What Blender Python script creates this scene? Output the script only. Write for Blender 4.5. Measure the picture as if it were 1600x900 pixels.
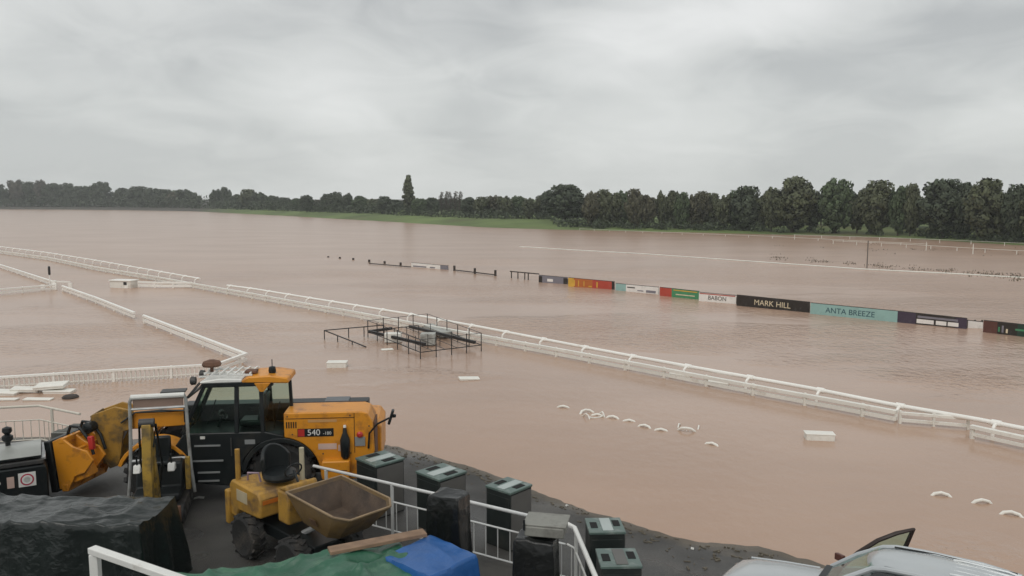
import bpy, bmesh, math, random
from mathutils import Vector, Matrix, noise
R = math.radians
for o in list(bpy.data.objects): bpy.data.objects.remove(o)
scene = bpy.context.scene
col = scene.collection

# ------------------------------------------------------------------ camera
CAM_Z = 7.0; PITCH = R(6.3); F = 1256.0            # focal length in units of a 1600 px wide frame
cd = bpy.data.cameras.new('camera'); cam = bpy.data.objects.new('camera', cd); col.objects.link(cam)
cam.location = (0, 0, CAM_Z); cam.rotation_euler = (math.pi/2 - PITCH, 0, 0)
cd.sensor_width = 36.0; cd.lens = 36.0*F/1600.0; cd.clip_start = .1; cd.clip_end = 9000
scene.camera = cam
# ------------------------------------------------------------------ world: overcast sky
SUN_EL, SUN_ROT = 52.0, 200.0
w = bpy.data.worlds.new('World'); scene.world = w; w.use_nodes = True
nt = w.node_tree; N = nt.nodes; L = nt.links; N.clear()
def nd(t, **k):
    n = N.new(t)
    for a, v in k.items(): setattr(n, a, v)
    return n
out = nd('ShaderNodeOutputWorld'); bg = nd('ShaderNodeBackground'); bg.inputs[1].default_value = .1
L.new(bg.outputs[0], out.inputs[0])
sky = nd('ShaderNodeTexSky', sky_type='NISHITA'); sky.sun_disc = False
sky.sun_elevation = R(SUN_EL); sky.sun_rotation = R(SUN_ROT); sky.air_density = 1; sky.dust_density = 4
tc = nd('ShaderNodeTexCoord'); sep = nd('ShaderNodeSeparateXYZ'); L.new(tc.outputs['Generated'], sep.inputs[0])
def mth(op, a, b=None, clamp=False):
    m = nd('ShaderNodeMath', operation=op, use_clamp=clamp)
    for i, x in enumerate((a, b)):
        if x is None: continue
        if isinstance(x, (int, float)): m.inputs[i].default_value = x
        else: L.new(x, m.inputs[i])
    return m.outputs[0]
zz = mth('ADD', mth('MAXIMUM', sep.outputs[2], 0.0), .24)
comb = nd('ShaderNodeCombineXYZ')
L.new(mth('DIVIDE', sep.outputs[0], zz), comb.inputs[0]); L.new(mth('DIVIDE', sep.outputs[1], zz), comb.inputs[1])
def cloud(scale, det, rough, dist, off, stretch=(1, 1, 1)):
    mp = nd('ShaderNodeMapping'); mp.inputs['Location'].default_value = off; mp.inputs['Scale'].default_value = stretch
    L.new(comb.outputs[0], mp.inputs[0])
    n = nd('ShaderNodeTexNoise'); n.inputs['Scale'].default_value = scale; n.inputs['Detail'].default_value = det
    n.inputs['Roughness'].default_value = rough; n.inputs['Distortion'].default_value = dist
    L.new(mp.outputs[0], n.inputs['Vector']); return n.outputs['Fac']
c1 = cloud(1.0, 2.5, .45, .4, (4.2, 1.1, 0), (1.0, .8, 1)); c2 = cloud(3.0, 7, .55, .9, (1.3, 7.7, 0))
cm = mth('ADD', mth('MULTIPLY', c1, .75), mth('MULTIPLY', c2, .25))
ramp = nd('ShaderNodeValToRGB'); L.new(cm, ramp.inputs[0])
e = ramp.color_ramp.elements
e[0].position = .38; e[0].color = (.42, .437, .445, 1)
e[1].position = .64; e[1].color = (.75, .76, .755, 1)
m_ = ramp.color_ramp.elements.new(.5); m_.color = (.60, .615, .61, 1)
# the cloud sheet thins towards the horizon, a little paler and warmer there
hz = nd('ShaderNodeMapRange'); hz.inputs['From Min'].default_value = 0.0; hz.inputs['From Max'].default_value = .22
hz.inputs['To Min'].default_value = .65; hz.inputs['To Max'].default_value = 0; L.new(sep.outputs[2], hz.inputs['Value'])
mixh = nd('ShaderNodeMix', data_type='RGBA'); L.new(hz.outputs[0], mixh.inputs[0]); L.new(ramp.outputs[0], mixh.inputs[6])
mixh.inputs[7].default_value = (.69, .715, .695, 1)
sc10 = nd('ShaderNodeVectorMath', operation='SCALE'); sc10.inputs['Scale'].default_value = 10.2; L.new(mixh.outputs[2], sc10.inputs[0])
mixs = nd('ShaderNodeMix', data_type='RGBA'); mixs.inputs[0].default_value = .96
L.new(sky.outputs[0], mixs.inputs[6]); L.new(sc10.outputs[0], mixs.inputs[7]); L.new(mixs.outputs[2], bg.inputs[0])
# ------------------------------------------------------------------ weak sun behind cloud
sl = bpy.data.lights.new('sun', 'SUN'); sl.energy = .9; sl.angle = R(40); sl.color = (1, .96, .9)
so = bpy.data.objects.new('sun', sl); col.objects.link(so)
so.rotation_euler = (R(90-SUN_EL), 0, R(180-SUN_ROT))
vs = scene.view_settings; vs.view_transform = 'Standard'; vs.look = 'None'; vs.exposure = 0.12; vs.gamma = 1; vs.use_curve_mapping = False
scene.cycles.volume_bounces = 0; scene.cycles.max_bounces = 8; scene.cycles.transparent_max_bounces = 12

# ------------------------------------------------------------------ helpers
_ct, _st = math.cos(PITCH), math.sin(PITCH)
def ray(px, py):
    a = (px-800)/F; b = -(py-450)/F
    return Vector((a, _ct + b*_st, -_st + b*_ct))
def P(px, py, z=0.0):                               # the place at height z seen at that spot of the photograph
    d = ray(px, py); t = (z-CAM_Z)/d.z; return Vector((d.x*t, d.y*t, z))
def PY(px, py, Y):                                  # the place at distance Y
    d = ray(px, py); t = Y/d.y; return Vector((d.x*t, Y, CAM_Z + d.z*t))

MATS = {}
def mat(name, c, rough=.5, metal=0, var=.12, scale=3.0, bump=0.0, bscale=25, dirt=None, dscale=2.0, dlim=.55, spec=.5, coat=0):
    if name in MATS: return MATS[name]
    m = bpy.data.materials.new(name); m.use_nodes = True; t = m.node_tree; b = t.nodes['Principled BSDF']
    b.inputs['Roughness'].default_value = rough; b.inputs['Metallic'].default_value = metal
    b.inputs['Specular IOR Level'].default_value = spec; b.inputs['Coat Weight'].default_value = coat
    co = t.nodes.new('ShaderNodeTexCoord')
    n = t.nodes.new('ShaderNodeTexNoise'); n.inputs['Scale'].default_value = scale; n.inputs['Detail'].default_value = 5
    t.links.new(co.outputs['Object'], n.inputs['Vector'])
    r = t.nodes.new('ShaderNodeValToRGB'); r.color_ramp.elements[0].position = .3; r.color_ramp.elements[1].position = .7
    r.color_ramp.elements[0].color = tuple(x*(1-var) for x in c)+(1,); r.color_ramp.elements[1].color = tuple(min(1, x*(1+var)) for x in c)+(1,)
    t.links.new(n.outputs['Fac'], r.inputs[0]); last = r.outputs[0]
    if dirt:
        n2 = t.nodes.new('ShaderNodeTexNoise'); n2.inputs['Scale'].default_value = dscale; n2.inputs['Detail'].default_value = 8; n2.inputs['Roughness'].default_value = .65
        t.links.new(co.outputs['Object'], n2.inputs['Vector'])
        r2 = t.nodes.new('ShaderNodeValToRGB'); r2.color_ramp.elements[0].position = dlim-.06; r2.color_ramp.elements[1].position = dlim+.12
        t.links.new(n2.outputs['Fac'], r2.inputs[0])
        mx = t.nodes.new('ShaderNodeMix'); mx.data_type = 'RGBA'
        t.links.new(r2.outputs[0], mx.inputs[0]); t.links.new(last, mx.inputs[6]); mx.inputs[7].default_value = tuple(dirt)+(1,); last = mx.outputs[2]
    t.links.new(last, b.inputs['Base Color'])
    if bump:
        n3 = t.nodes.new('ShaderNodeTexNoise'); n3.inputs['Scale'].default_value = bscale; n3.inputs['Detail'].default_value = 4
        t.links.new(co.outputs['Object'], n3.inputs['Vector'])
        bp = t.nodes.new('ShaderNodeBump'); bp.inputs['Strength'].default_value = bump; bp.inputs['Distance'].default_value = .05
        t.links.new(n3.outputs['Fac'], bp.inputs['Height']); t.links.new(bp.outputs[0], b.inputs['Normal'])
    MATS[name] = m; return m

class MB:
    def __init__(s): s.v = []; s.f = []
    def add(s, vs, fs):
        k = len(s.v); s.v += [tuple(p) for p in vs]; s.f += [tuple(i+k for i in f) for f in fs]; return s
    def box(s, c, d, rot=None):
        h = [x/2 for x in d]; vs = []
        for x in (-1, 1):
            for y in (-1, 1):
                for z in (-1, 1):
                    p = Vector((x*h[0], y*h[1], z*h[2]))
                    if rot is not None: p = rot @ p
                    vs.append(p+Vector(c))
        return s.add(vs, [(0, 1, 3, 2), (4, 6, 7, 5), (0, 4, 5, 1), (2, 3, 7, 6), (0, 2, 6, 4), (1, 5, 7, 3)])
    def bar(s, a, b, w, h, up=(0, 0, 1)):
        a = Vector(a); b = Vector(b); d = (b-a).normalized(); u = Vector(up)
        if abs(d.dot(u)) > .98: u = Vector((0, 1, 0))
        x = d.cross(u).normalized(); y = x.cross(d).normalized(); vs = []
        for p in (a, b):
            for i, j in ((-1, -1), (1, -1), (1, 1), (-1, 1)): vs.append(p + x*(i*w/2) + y*(j*h/2))
        return s.add(vs, [(3, 2, 1, 0), (4, 5, 6, 7), (0, 1, 5, 4), (1, 2, 6, 5), (2, 3, 7, 6), (3, 0, 4, 7)])
    def path(s, pts, r, n=8, r1=None):
        pts = [Vector(p) for p in pts]; k0 = len(s.v); m = len(pts); prev = None
        for i, p in enumerate(pts):
            d = (pts[min(i+1, m-1)]-pts[max(i-1, 0)]).normalized()
            u = Vector((0, 0, 1)) if abs(d.z) < .95 else Vector((1, 0, 0))
            if prev is not None: u = prev
            x = d.cross(u).normalized(); y = x.cross(d).normalized(); prev = y
            rr = r if r1 is None else r+(r1-r)*i/max(1, m-1)
            s.v += [tuple(p + x*(rr*math.cos(2*math.pi*q/n)) + y*(rr*math.sin(2*math.pi*q/n))) for q in range(n)]
        for i in range(m-1):
            for q in range(n):
                a = k0+i*n+q; b = k0+i*n+(q+1) % n; s.f.append((a, b, b+n, a+n))
        s.f.append(tuple(k0+q for q in reversed(range(n)))); s.f.append(tuple(k0+(m-1)*n+q for q in range(n)))
        return s
    def tube(s, a, b, r, n=8, r1=None): return s.path([a, b], r, n, r1)
    def prism(s, poly, a0, a1, axis='y'):
        n = len(poly)
        def mk(p, a):
            return {'y': (p[0], a, p[1]), 'x': (a, p[0], p[1]), 'z': (p[0], p[1], a)}[axis]
        vs = [mk(p, a0) for p in poly]+[mk(p, a1) for p in poly]
        return s.add(vs, [tuple(range(n)), tuple(range(2*n-1, n-1, -1))]+[(i, (i+1) % n, n+(i+1) % n, n+i) for i in range(n)])
    def lathe(s, prof, c, axis='z', n=24):          # prof: (radius, height) pairs
        k0 = len(s.v); c = Vector(c)
        for r, h in prof:
            for q in range(n):
                a = 2*math.pi*q/n; x, y = r*math.cos(a), r*math.sin(a)
                p = {'z': (x, y, h), 'y': (x, h, y), 'x': (h, x, y)}[axis]; s.v.append(tuple(c+Vector(p)))
        m = len(prof)
        for i in range(m-1):
            for q in range(n):
                a = k0+i*n+q; b = k0+i*n+(q+1) % n; s.f.append((a, b, b+n, a+n))
        s.f.append(tuple(k0+q for q in range(n))); s.f.append(tuple(k0+(m-1)*n+q for q in range(n)))
        return s
    def loft(s, loops, close=True, caps=True):
        n = len(loops[0]); k0 = len(s.v)
        for lp in loops: s.v += [tuple(p) for p in lp]
        for i in range(len(loops)-1):
            for q in range(n if close else n-1):
                a = k0+i*n+q; b = k0+i*n+(q+1) % n; s.f.append((a, b, b+n, a+n))
        if caps and close: s.f.append(tuple(k0+q for q in range(n))); s.f.append(tuple(k0+(len(loops)-1)*n+q for q in range(n)))
        return s
    def arc(s, c, r0, r1, y0, y1, a0, a1, n=14):    # curved strip in the xz plane (mudguard)
        lps = []
        for i in range(n+1):
            a = R(a0+(a1-a0)*i/n); ca, sa = math.cos(a), math.sin(a)
            lps.append([(c[0]+r*ca, y, c[1]+r*sa) for r, y in ((r0, y0), (r1, y0), (r1, y1), (r0, y1))])
        return s.loft(lps)
    def build(s, name, m, parent=None, bevel=0, loc=None, smooth=35):
        me = bpy.data.meshes.new(name); me.from_pydata(s.v, [], s.f); me.validate()
        bm = bmesh.new(); bm.from_mesh(me); bmesh.ops.recalc_face_normals(bm, faces=bm.faces[:]); bm.to_mesh(me); bm.free()
        return link_mesh(name, me, m, parent, bevel, loc, smooth)
def link_mesh(name, me, m, parent=None, bevel=0, loc=None, smooth=35):
    if m is not None and not me.materials: me.materials.append(m)
    if smooth and me.users == 0:
        for p in me.polygons: p.use_smooth = True
        me.set_sharp_from_angle(angle=R(smooth))
    o = bpy.data.objects.new(name, me); col.objects.link(o)
    if parent is not None: o.parent = parent
    if loc is not None: o.location = loc
    if bevel:
        b = o.modifiers.new('bevel', 'BEVEL'); b.width = bevel; b.segments = 2; b.limit_method = 'ANGLE'; b.angle_limit = R(40)
    return o
def tag(o, label=None, cat=None, group=None, kind=None):
    if label: o['label'] = label
    if cat: o['category'] = cat
    if group: o['group'] = group
    if kind: o['kind'] = kind
    return o
def empty(name, loc, rz=0, label=None, cat=None, group=None, scale=1):
    o = bpy.data.objects.new(name, None); col.objects.link(o); o.location = loc; o.rotation_euler = (0, 0, rz); o.scale = (scale,)*3
    o.empty_display_size = .2
    return tag(o, label, cat, group)
def copy_tree(o, parent=None):
    c = o.copy(); col.objects.link(c); c.parent = parent
    for ch in list(o.children): copy_tree(ch, c)
    return c
def text_mesh(s, size, depth=.004):
    cu = bpy.data.curves.new('lettering', 'FONT'); cu.body = s; cu.size = size; cu.extrude = depth; cu.align_x = 'CENTER'; cu.align_y = 'CENTER'
    ob = bpy.data.objects.new('tmp', cu); col.objects.link(ob)
    dg = bpy.context.evaluated_depsgraph_get(); me = bpy.data.meshes.new_from_object(ob.evaluated_get(dg))
    bpy.data.objects.remove(ob); bpy.data.curves.remove(cu); me.materials.clear(); return me
def frame(origin, xdir, updir=(0, 0, 1)):           # matrix whose x runs along xdir, y along updir, z out of the face
    x = Vector(xdir).normalized(); u = Vector(updir); z = x.cross(u).normalized(); y = z.cross(x).normalized()
    return Matrix(((x.x, y.x, z.x, origin[0]), (x.y, y.y, z.y, origin[1]), (x.z, y.z, z.z, origin[2]), (0, 0, 0, 1)))

# ------------------------------------------------------------------ ground, yard, water
SHORE = [(-60, 24.5), (-14, 23.2), (-9, 22.9), (-3.4, 22.3), (-1, 20.4), (.77, 18.5), (2.15, 17.15), (3.6, 15.9), (5.15, 15.35), (5.9, 15.0), (7.5, 13.8), (10, 13.0), (15, 12.2), (40, 9)]
def shore_y(x):
    for (x0, y0), (x1, y1) in zip(SHORE, SHORE[1:]):
        if x0 <= x <= x1: return y0+(y1-y0)*(x-x0)/(x1-x0)
    return SHORE[0][1] if x < SHORE[0][0] else SHORE[-1][1]
def yard_z(x, y):
    d = (shore_y(x)-y)*.86
    z = .35*min(1, d/2.3) if d > 0 else max(-.8, .16*d)
    fl = min(1, max(0, (d+1)/3))
    return z + (.05*noise.noise((x*.55, y*.55, 0)) + .03*noise.noise((x*1.9, y*1.9, 3)) + .02*noise.noise((x*4.1, y*4.1, 7)))*(1-.6*fl)

asph = mat('wet_asphalt', (.048, .046, .043), .55, 0, .35, .8, .5, 60, (.085, .08, .07), .45, .56)
t = asph.node_tree                                  # loose pale grit scattered on the yard
vor = t.nodes.new('ShaderNodeTexVoronoi'); vor.inputs['Scale'].default_value = 14; co = [n for n in t.nodes if n.type == 'TEX_COORD'][0]
t.links.new(co.outputs['Object'], vor.inputs['Vector'])
rr = t.nodes.new('ShaderNodeMath'); rr.operation = 'LESS_THAN'; rr.inputs[1].default_value = .09; t.links.new(vor.outputs['Distance'], rr.inputs[0])
bs = t.nodes['Principled BSDF']; src = bs.inputs['Base Color'].links[0].from_socket
mx = t.nodes.new('ShaderNodeMix'); mx.data_type = 'RGBA'; t.links.new(rr.outputs[0], mx.inputs[0]); t.links.new(src, mx.inputs[6]); mx.inputs[7].default_value = (.16, .145, .12, 1)
t.links.new(mx.outputs[2], bs.inputs['Base Color'])
nw = t.nodes.new('ShaderNodeTexNoise'); nw.inputs['Scale'].default_value = .35; t.links.new(co.outputs['Object'], nw.inputs['Vector'])
rw = t.nodes.new('ShaderNodeMapRange'); rw.inputs['From Min'].default_value = .4; rw.inputs['From Max'].default_value = .62; rw.inputs['To Min'].default_value = .25; rw.inputs['To Max'].default_value = .7
t.links.new(nw.outputs['Fac'], rw.inputs['Value']); t.links.new(rw.outputs[0], bs.inputs['Roughness'])

gp = t.nodes.new('ShaderNodeNewGeometry'); sz_ = t.nodes.new('ShaderNodeSeparateXYZ'); t.links.new(gp.outputs['Position'], sz_.inputs[0])
ns = t.nodes.new('ShaderNodeTexNoise'); ns.inputs['Scale'].default_value = 2.2; ns.inputs['Detail'].default_value = 7; t.links.new(co.outputs['Object'], ns.inputs['Vector'])
ad = t.nodes.new('ShaderNodeMath'); ad.operation = 'MULTIPLY_ADD'; t.links.new(ns.outputs['Fac'], ad.inputs[0]); ad.inputs[1].default_value = .16; t.links.new(sz_.outputs[2], ad.inputs[2])
sm = t.nodes.new('ShaderNodeMapRange'); sm.inputs['From Min'].default_value = .10; sm.inputs['From Max'].default_value = .19; sm.inputs['To Min'].default_value = .85; sm.inputs['To Max'].default_value = 0; t.links.new(ad.outputs[0], sm.inputs['Value'])
src = bs.inputs['Base Color'].links[0].from_socket; mx = t.nodes.new('ShaderNodeMix'); mx.data_type = 'RGBA'; t.links.new(sm.outputs[0], mx.inputs[0]); t.links.new(src, mx.inputs[6]); mx.inputs[7].default_value = (.13, .105, .075, 1); t.links.new(mx.outputs[2], bs.inputs['Base Color'])   # silt left at the waterline
m = MB(); xs = [-60+i*.5 for i in range(60)]+[-30+i*.25 for i in range(200)]+[20+i for i in range(21)]; ys = [-12+i*.5 for i in range(34)]+[5+i*.25 for i in range(96)]
m.v = [(x, y, yard_z(x, y)) for y in ys for x in xs]; nx = len(xs)
m.f = [(j*nx+i, j*nx+i+1, (j+1)*nx+i+1, (j+1)*nx+i) for j in range(len(ys)-1) for i in range(nx-1)]
tag(m.build('yard', asph), kind='structure')

grass = mat('wet_grass', (.115, .160, .045), .9, 0, .35, .05, 0, 1, (.12, .10, .05), .02, .6)
t = grass.node_tree; bs = t.nodes['Principled BSDF']; src = bs.inputs['Base Color'].links[0].from_socket     # bare ploughed bank at the far left
gp = t.nodes.new('ShaderNodeNewGeometry'); sx_ = t.nodes.new('ShaderNodeSeparateXYZ'); t.links.new(gp.outputs['Position'], sx_.inputs[0])
mr = t.nodes.new('ShaderNodeMapRange'); mr.inputs['From Min'].default_value = -190; mr.inputs['From Max'].default_value = -135; t.links.new(sx_.outputs[0], mr.inputs['Value'])
mx = t.nodes.new('ShaderNodeMix'); mx.data_type = 'RGBA'; t.links.new(mr.outputs[0], mx.inputs[0]); mx.inputs[6].default_value = (.062, .056, .044, 1); t.links.new(src, mx.inputs[7]); t.links.new(mx.outputs[2], bs.inputs['Base Color'])
FARS = [(-900, 327), (0, 327), (110, 327.5), (200, 328.5), (300, 330), (450, 337.5), (600, 346), (760, 355.5), (900, 359.5), (985, 361.5), (1100, 363.5), (1200, 366), (1300, 368.5), (1400, 372), (1480, 376), (1560, 381), (1640, 386), (1900, 398), (2600, 424)]
def far_shore(px):
    for (x0, y0), (x1, y1) in zip(FARS, FARS[1:]):
        if x0 <= px <= x1: return P(px, y0+(y1-y0)*(px-x0)/(x1-x0), 0)
m = MB(); cols = list(range(-900, 2601, 20)); prof = [(-12, -.8), (-2, -.12), (0, .0), (4, .22), (12, .65), (30, 1.4), (70, 1.8), (200, 2.0), (600, 3), (3500, 6)]
for px in cols:
    s0 = far_shore(px); d = Vector((s0.x, s0.y, 0)).normalized()
    for off, z in prof:
        p = s0+d*off; zz_ = z + (.12*noise.noise((p.x*.07, p.y*.07, 0)) if -3 < off < 100 else 0); m.v.append((p.x, p.y, zz_))
k = len(prof); m.f = [(i*k+j, (i+1)*k+j, (i+1)*k+j+1, i*k+j+1) for i in range(len(cols)-1) for j in range(k-1)]
tag(m.build('grass_bank', grass), kind='structure')
mud = mat('mud_bed', (.12, .085, .06), .9)
m = MB(); m.add([(-5000, -60, -1.2), (5000, -60, -1.2), (5000, 5000, -1.2), (-5000, 5000, -1.2)], [(0, 1, 2, 3)])
tag(m.build('ground', mud), kind='structure')

wm = bpy.data.materials.new('flood_water'); wm.use_nodes = True; t = wm.node_tree; b = t.nodes['Principled BSDF']
b.inputs['IOR'].default_value = 1.33
geo = t.nodes.new('ShaderNodeNewGeometry')
def wnoise(sx, sy, sc, det=3, rough=.5, rot=0):
    mp = t.nodes.new('ShaderNodeMapping'); mp.inputs['Scale'].default_value = (sx, sy, 1); mp.inputs['Rotation'].default_value = (0, 0, R(rot))
    n = t.nodes.new('ShaderNodeTexNoise'); n.inputs['Scale'].default_value = sc; n.inputs['Detail'].default_value = det; n.inputs['Roughness'].default_value = rough
    t.links.new(geo.outputs['Position'], mp.inputs[0]); t.links.new(mp.outputs[0], n.inputs['Vector']); return n.outputs['Fac']
cr = t.nodes.new('ShaderNodeValToRGB'); t.links.new(wnoise(.6, 1.4, .11, 4, .55, 15), cr.inputs[0])
cr.color_ramp.elements[0].position = .35; cr.color_ramp.elements[1].position = .68
cr.color_ramp.elements[0].color = (.395, .268, .195, 1); cr.color_ramp.elements[1].color = (.455, .312, .230, 1)
t.links.new(cr.outputs[0], b.inputs['Base Color'])
def wm_(op, a, c_):
    n = t.nodes.new('ShaderNodeMath'); n.operation = op
    for i, x in enumerate((a, c_)):
        if isinstance(x, (int, float)): n.inputs[i].default_value = x
        else: t.links.new(x, n.inputs[i])
    return n.outputs[0]
ro = t.nodes.new('ShaderNodeMapRange'); ro.inputs['From Min'].default_value = 20; ro.inputs['From Max'].default_value = 70; ro.inputs['To Min'].default_value = .15; ro.inputs['To Max'].default_value = .27
sp0 = t.nodes.new('ShaderNodeSeparateXYZ'); t.links.new(geo.outputs['Position'], sp0.inputs[0]); t.links.new(sp0.outputs[1], ro.inputs['Value']); t.links.new(ro.outputs[0], b.inputs['Roughness'])   # choppier in the open
rip = wnoise(1.15, .9, 2.1, 3, .55, 12); swl = wnoise(.5, 1.3, .35, 3, .5, 20)
msk = t.nodes.new('ShaderNodeMapRange'); msk.inputs['From Min'].default_value = .45; msk.inputs['From Max'].default_value = .61; msk.inputs['To Min'].default_value = .06; msk.inputs['To Max'].default_value = 1.0
sp = t.nodes.new('ShaderNodeSeparateXYZ'); t.links.new(geo.outputs['Position'], sp.inputs[0])
# the breeze ruffles the open water beyond the rails, to the right, more than the sheltered near water
east = t.nodes.new('ShaderNodeMapRange'); east.inputs['From Min'].default_value = -30; east.inputs['From Max'].default_value = 45; east.inputs['To Min'].default_value = -.06; east.inputs['To Max'].default_value = .10
t.links.new(sp.outputs[0], east.inputs['Value'])
openw = t.nodes.new('ShaderNodeMapRange'); openw.inputs['From Min'].default_value = 22; openw.inputs['From Max'].default_value = 40; openw.inputs['To Min'].default_value = -.16; openw.inputs['To Max'].default_value = .0
t.links.new(sp.outputs[1], openw.inputs['Value'])
t.links.new(wm_('ADD', wm_('ADD', wnoise(1, 2, .045, 3, .55, 10), east.outputs[0]), openw.outputs[0]), msk.inputs['Value'])
hgt = wm_('ADD', wm_('MULTIPLY', wm_('MULTIPLY', rip, msk.outputs[0]), .24), wm_('MULTIPLY', swl, .012))
bp = t.nodes.new('ShaderNodeBump'); bp.inputs['Distance'].default_value = .9
fs = t.nodes.new('ShaderNodeMapRange'); fs.inputs['From Min'].default_value = 45; fs.inputs['From Max'].default_value = 130; fs.inputs['To Min'].default_value = 1; fs.inputs['To Max'].default_value = .10; t.links.new(sp.outputs[1], fs.inputs['Value']); t.links.new(fs.outputs[0], bp.inputs['Strength'])   # shallower chop on the sheltered far side
t.links.new(hgt, bp.inputs['Height']); t.links.new(bp.outputs[0], b.inputs['Normal'])
m = MB(); m.add([(-2500, 5, 0), (2500, 5, 0), (2500, 2500, 0), (-2500, 2500, 0)], [(0, 1, 2, 3)])
tag(m.build('flood_water', wm), kind='structure')
# ------------------------------------------------------------------ haze
hm = bpy.data.materials.new('rain_haze'); hm.use_nodes = True; t = hm.node_tree; t.nodes.remove(t.nodes['Principled BSDF'])
pv = t.nodes.new('ShaderNodeVolumePrincipled'); pv.inputs['Color'].default_value = (.95, .97, .97, 1); pv.inputs['Density'].default_value = .00036; pv.inputs['Anisotropy'].default_value = .0
t.links.new(pv.outputs[0], t.nodes['Material Output'].inputs['Volume'])
m = MB(); m.box((0, 440, 18.4), (1500, 1000, 42.8)); hb = m.build('haze', hm, smooth=0); tag(hb, kind='stuff')

# ------------------------------------------------------------------ trees
LEAF = [mat('leaf_olive', (.085, .098, .048), .7, 0, .35, .35), mat('leaf_green', (.068, .100, .044), .7, 0, .35, .35), mat('leaf_autumn', (.088, .086, .048), .7, 0, .4, .35),
        mat('leaf_dark', (.054, .072, .040), .7, 0, .3, .35), mat('leaf_sparse', (.105, .098, .075), .8, 0, .3, .35)]
bark = mat('bark', (.07, .055, .042), .9, 0, .25, 4)
def clump_mesh(seed, clumps, leaf, per):
    rnd = random.Random(seed); V = []; Fc = []; NN = []
    for (c, r) in clumps:
        n = max(6, int(per*r*r*10))
        for _ in range(n):
            while True:
                q = Vector((rnd.uniform(-1, 1), rnd.uniform(-1, 1), rnd.uniform(-1, 1)))
                if .2 < q.length < 1: break
            q = q.normalized()*(q.length**.45)
            p = Vector(c)+q*r*rnd.uniform(.8, 1.12)
            nrm = (q+Vector((rnd.gauss(0, .55), rnd.gauss(0, .55), rnd.gauss(0, .55)))).normalized()
            u = nrm.orthogonal().normalized(); u.rotate(Matrix.Rotation(rnd.uniform(0, 6.28), 3, nrm)); v_ = nrm.cross(u)
            a = leaf*rnd.uniform(.6, 1.3); b_ = a*rnd.uniform(.5, .9); k0 = len(V)
            if nrm.dot(q) < 0: v_ = -v_; nrm = -nrm
            sn = tuple((q*.8+(Vector(c)-Vector((0, 0, 4.5)))*.10+nrm*.35).normalized()); NN += [sn]*4
            V += [tuple(p-u*a), tuple(p-v_*b_+nrm*a*.2), tuple(p+u*a), tuple(p+v_*b_-nrm*a*.15)]; Fc.append((k0, k0+1, k0+2, k0+3))
    me = bpy.data.meshes.new('crown'); me.from_pydata(V, [], Fc)
    for p in me.polygons: p.use_smooth = True
    me.normals_split_custom_set_from_vertices(NN); return me
def crown_clumps(seed, kind):                       # a tree 10 m tall and 8 m wide
    rnd = random.Random(seed); cl = []
    def shell(c, r, n, rc, inner=.35):
        off = rnd.uniform(0, 6.28)
        for i in range(n):
            z = 1-2*(i+.5)/n; a = off+i*2.39996; k = rnd.uniform(.74, .92) if rnd.random() > inner else rnd.uniform(.2, .7)
            q = math.sqrt(1-z*z); cl.append((Vector((c[0]+r[0]*k*q*math.cos(a)+rnd.gauss(0, .12), c[1]+r[1]*k*q*math.sin(a)+rnd.gauss(0, .12), c[2]+r[2]*k*z)), rc*rnd.uniform(.75, 1.2)))
    if kind == 'round': shell((0, 0, 5.9), (4.0, 4.0, 4.2), 62, 1.0)
    elif kind == 'low':
        shell((0, 0, 5.3), (3.7, 3.7, 4.8), 64, 1.0)
        for _ in range(4):
            a = rnd.uniform(0, 6.28); shell((2.0*math.cos(a), 2.0*math.sin(a), rnd.uniform(2.4, 6.6)), (2.0, 2.0, 2.1), 10, .8)
    elif kind == 'lobed':
        shell((0, 0, 4.6), (3.3, 3.3, 4.0), 34, 1.0)
        for i in range(7):
            a = i*2.4+rnd.uniform(-.4, .4); shell((2.1*math.cos(a), 2.1*math.sin(a), 4.4+3.2*((i*.37) % 1)), (1.6, 1.6, 2.0), 9, .75)
        shell((rnd.uniform(-.8, .8), rnd.uniform(-.8, .8), 7.1), (2.3, 2.3, 2.0), 16, .8)
    elif kind == 'column':
        for i in range(15):
            w_ = 1.25*math.sin(math.pi*min(1, (i+3)/17.5))**.9+.06; shell((0, 0, 1.2+i*.60), (w_, w_, 1.0), 7, .46, .1)
    elif kind == 'sparse':
        for i in range(10): shell((rnd.uniform(-.4, .4), rnd.uniform(-.4, .4), 2+i*.8), (.85-.05*i, .85-.05*i, .8), 4, .42, .1)
    return cl
def trunk_mesh(seed, kind):
    rnd = random.Random(seed); m = MB(); top = 7.5 if kind in ('column', 'sparse') else 5.5
    pts = [(rnd.uniform(-.15, .15)*(i > 0), rnd.uniform(-.15, .15)*(i > 0), top*i/5) for i in range(6)]
    m.path([(0, 0, -1.2)]+pts, .34, 8, .09)
    for _ in range(9 if kind not in ('column', 'sparse') else 14):
        a = rnd.uniform(0, 6.28); h = rnd.uniform(1.8, 5.0) if kind not in ('column', 'sparse') else rnd.uniform(1.5, 7); l = rnd.uniform(1.4, 2.8) if kind not in ('column', 'sparse') else rnd.uniform(.4, 1)
        m.path([(0, 0, h), (l*.5*math.cos(a), l*.5*math.sin(a), h+l*.45), (l*math.cos(a), l*math.sin(a), h+l*1.1)], .13, 6, .03)
    me = bpy.data.meshes.new('trunk'); me.from_pydata(m.v, [], m.f); return me
PROTO = {}
def tree_meshes(kind, var):
    key = (kind, var)
    if key not in PROTO:
        s = {'round': 11, 'low': 23, 'lobed': 37, 'column': 41, 'sparse': 53}[kind]*7+var
        cr_ = clump_mesh(s, crown_clumps(s, kind), {'column': .24, 'sparse': .17}.get(kind, .30), {'column': 30, 'sparse': 14}.get(kind, 10.5))
        tr_ = trunk_mesh(s+1, kind); tr_.materials.append(bark); PROTO[key] = (cr_, tr_)
    return PROTO[key]
CROWN_BY_MAT = {}
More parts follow.
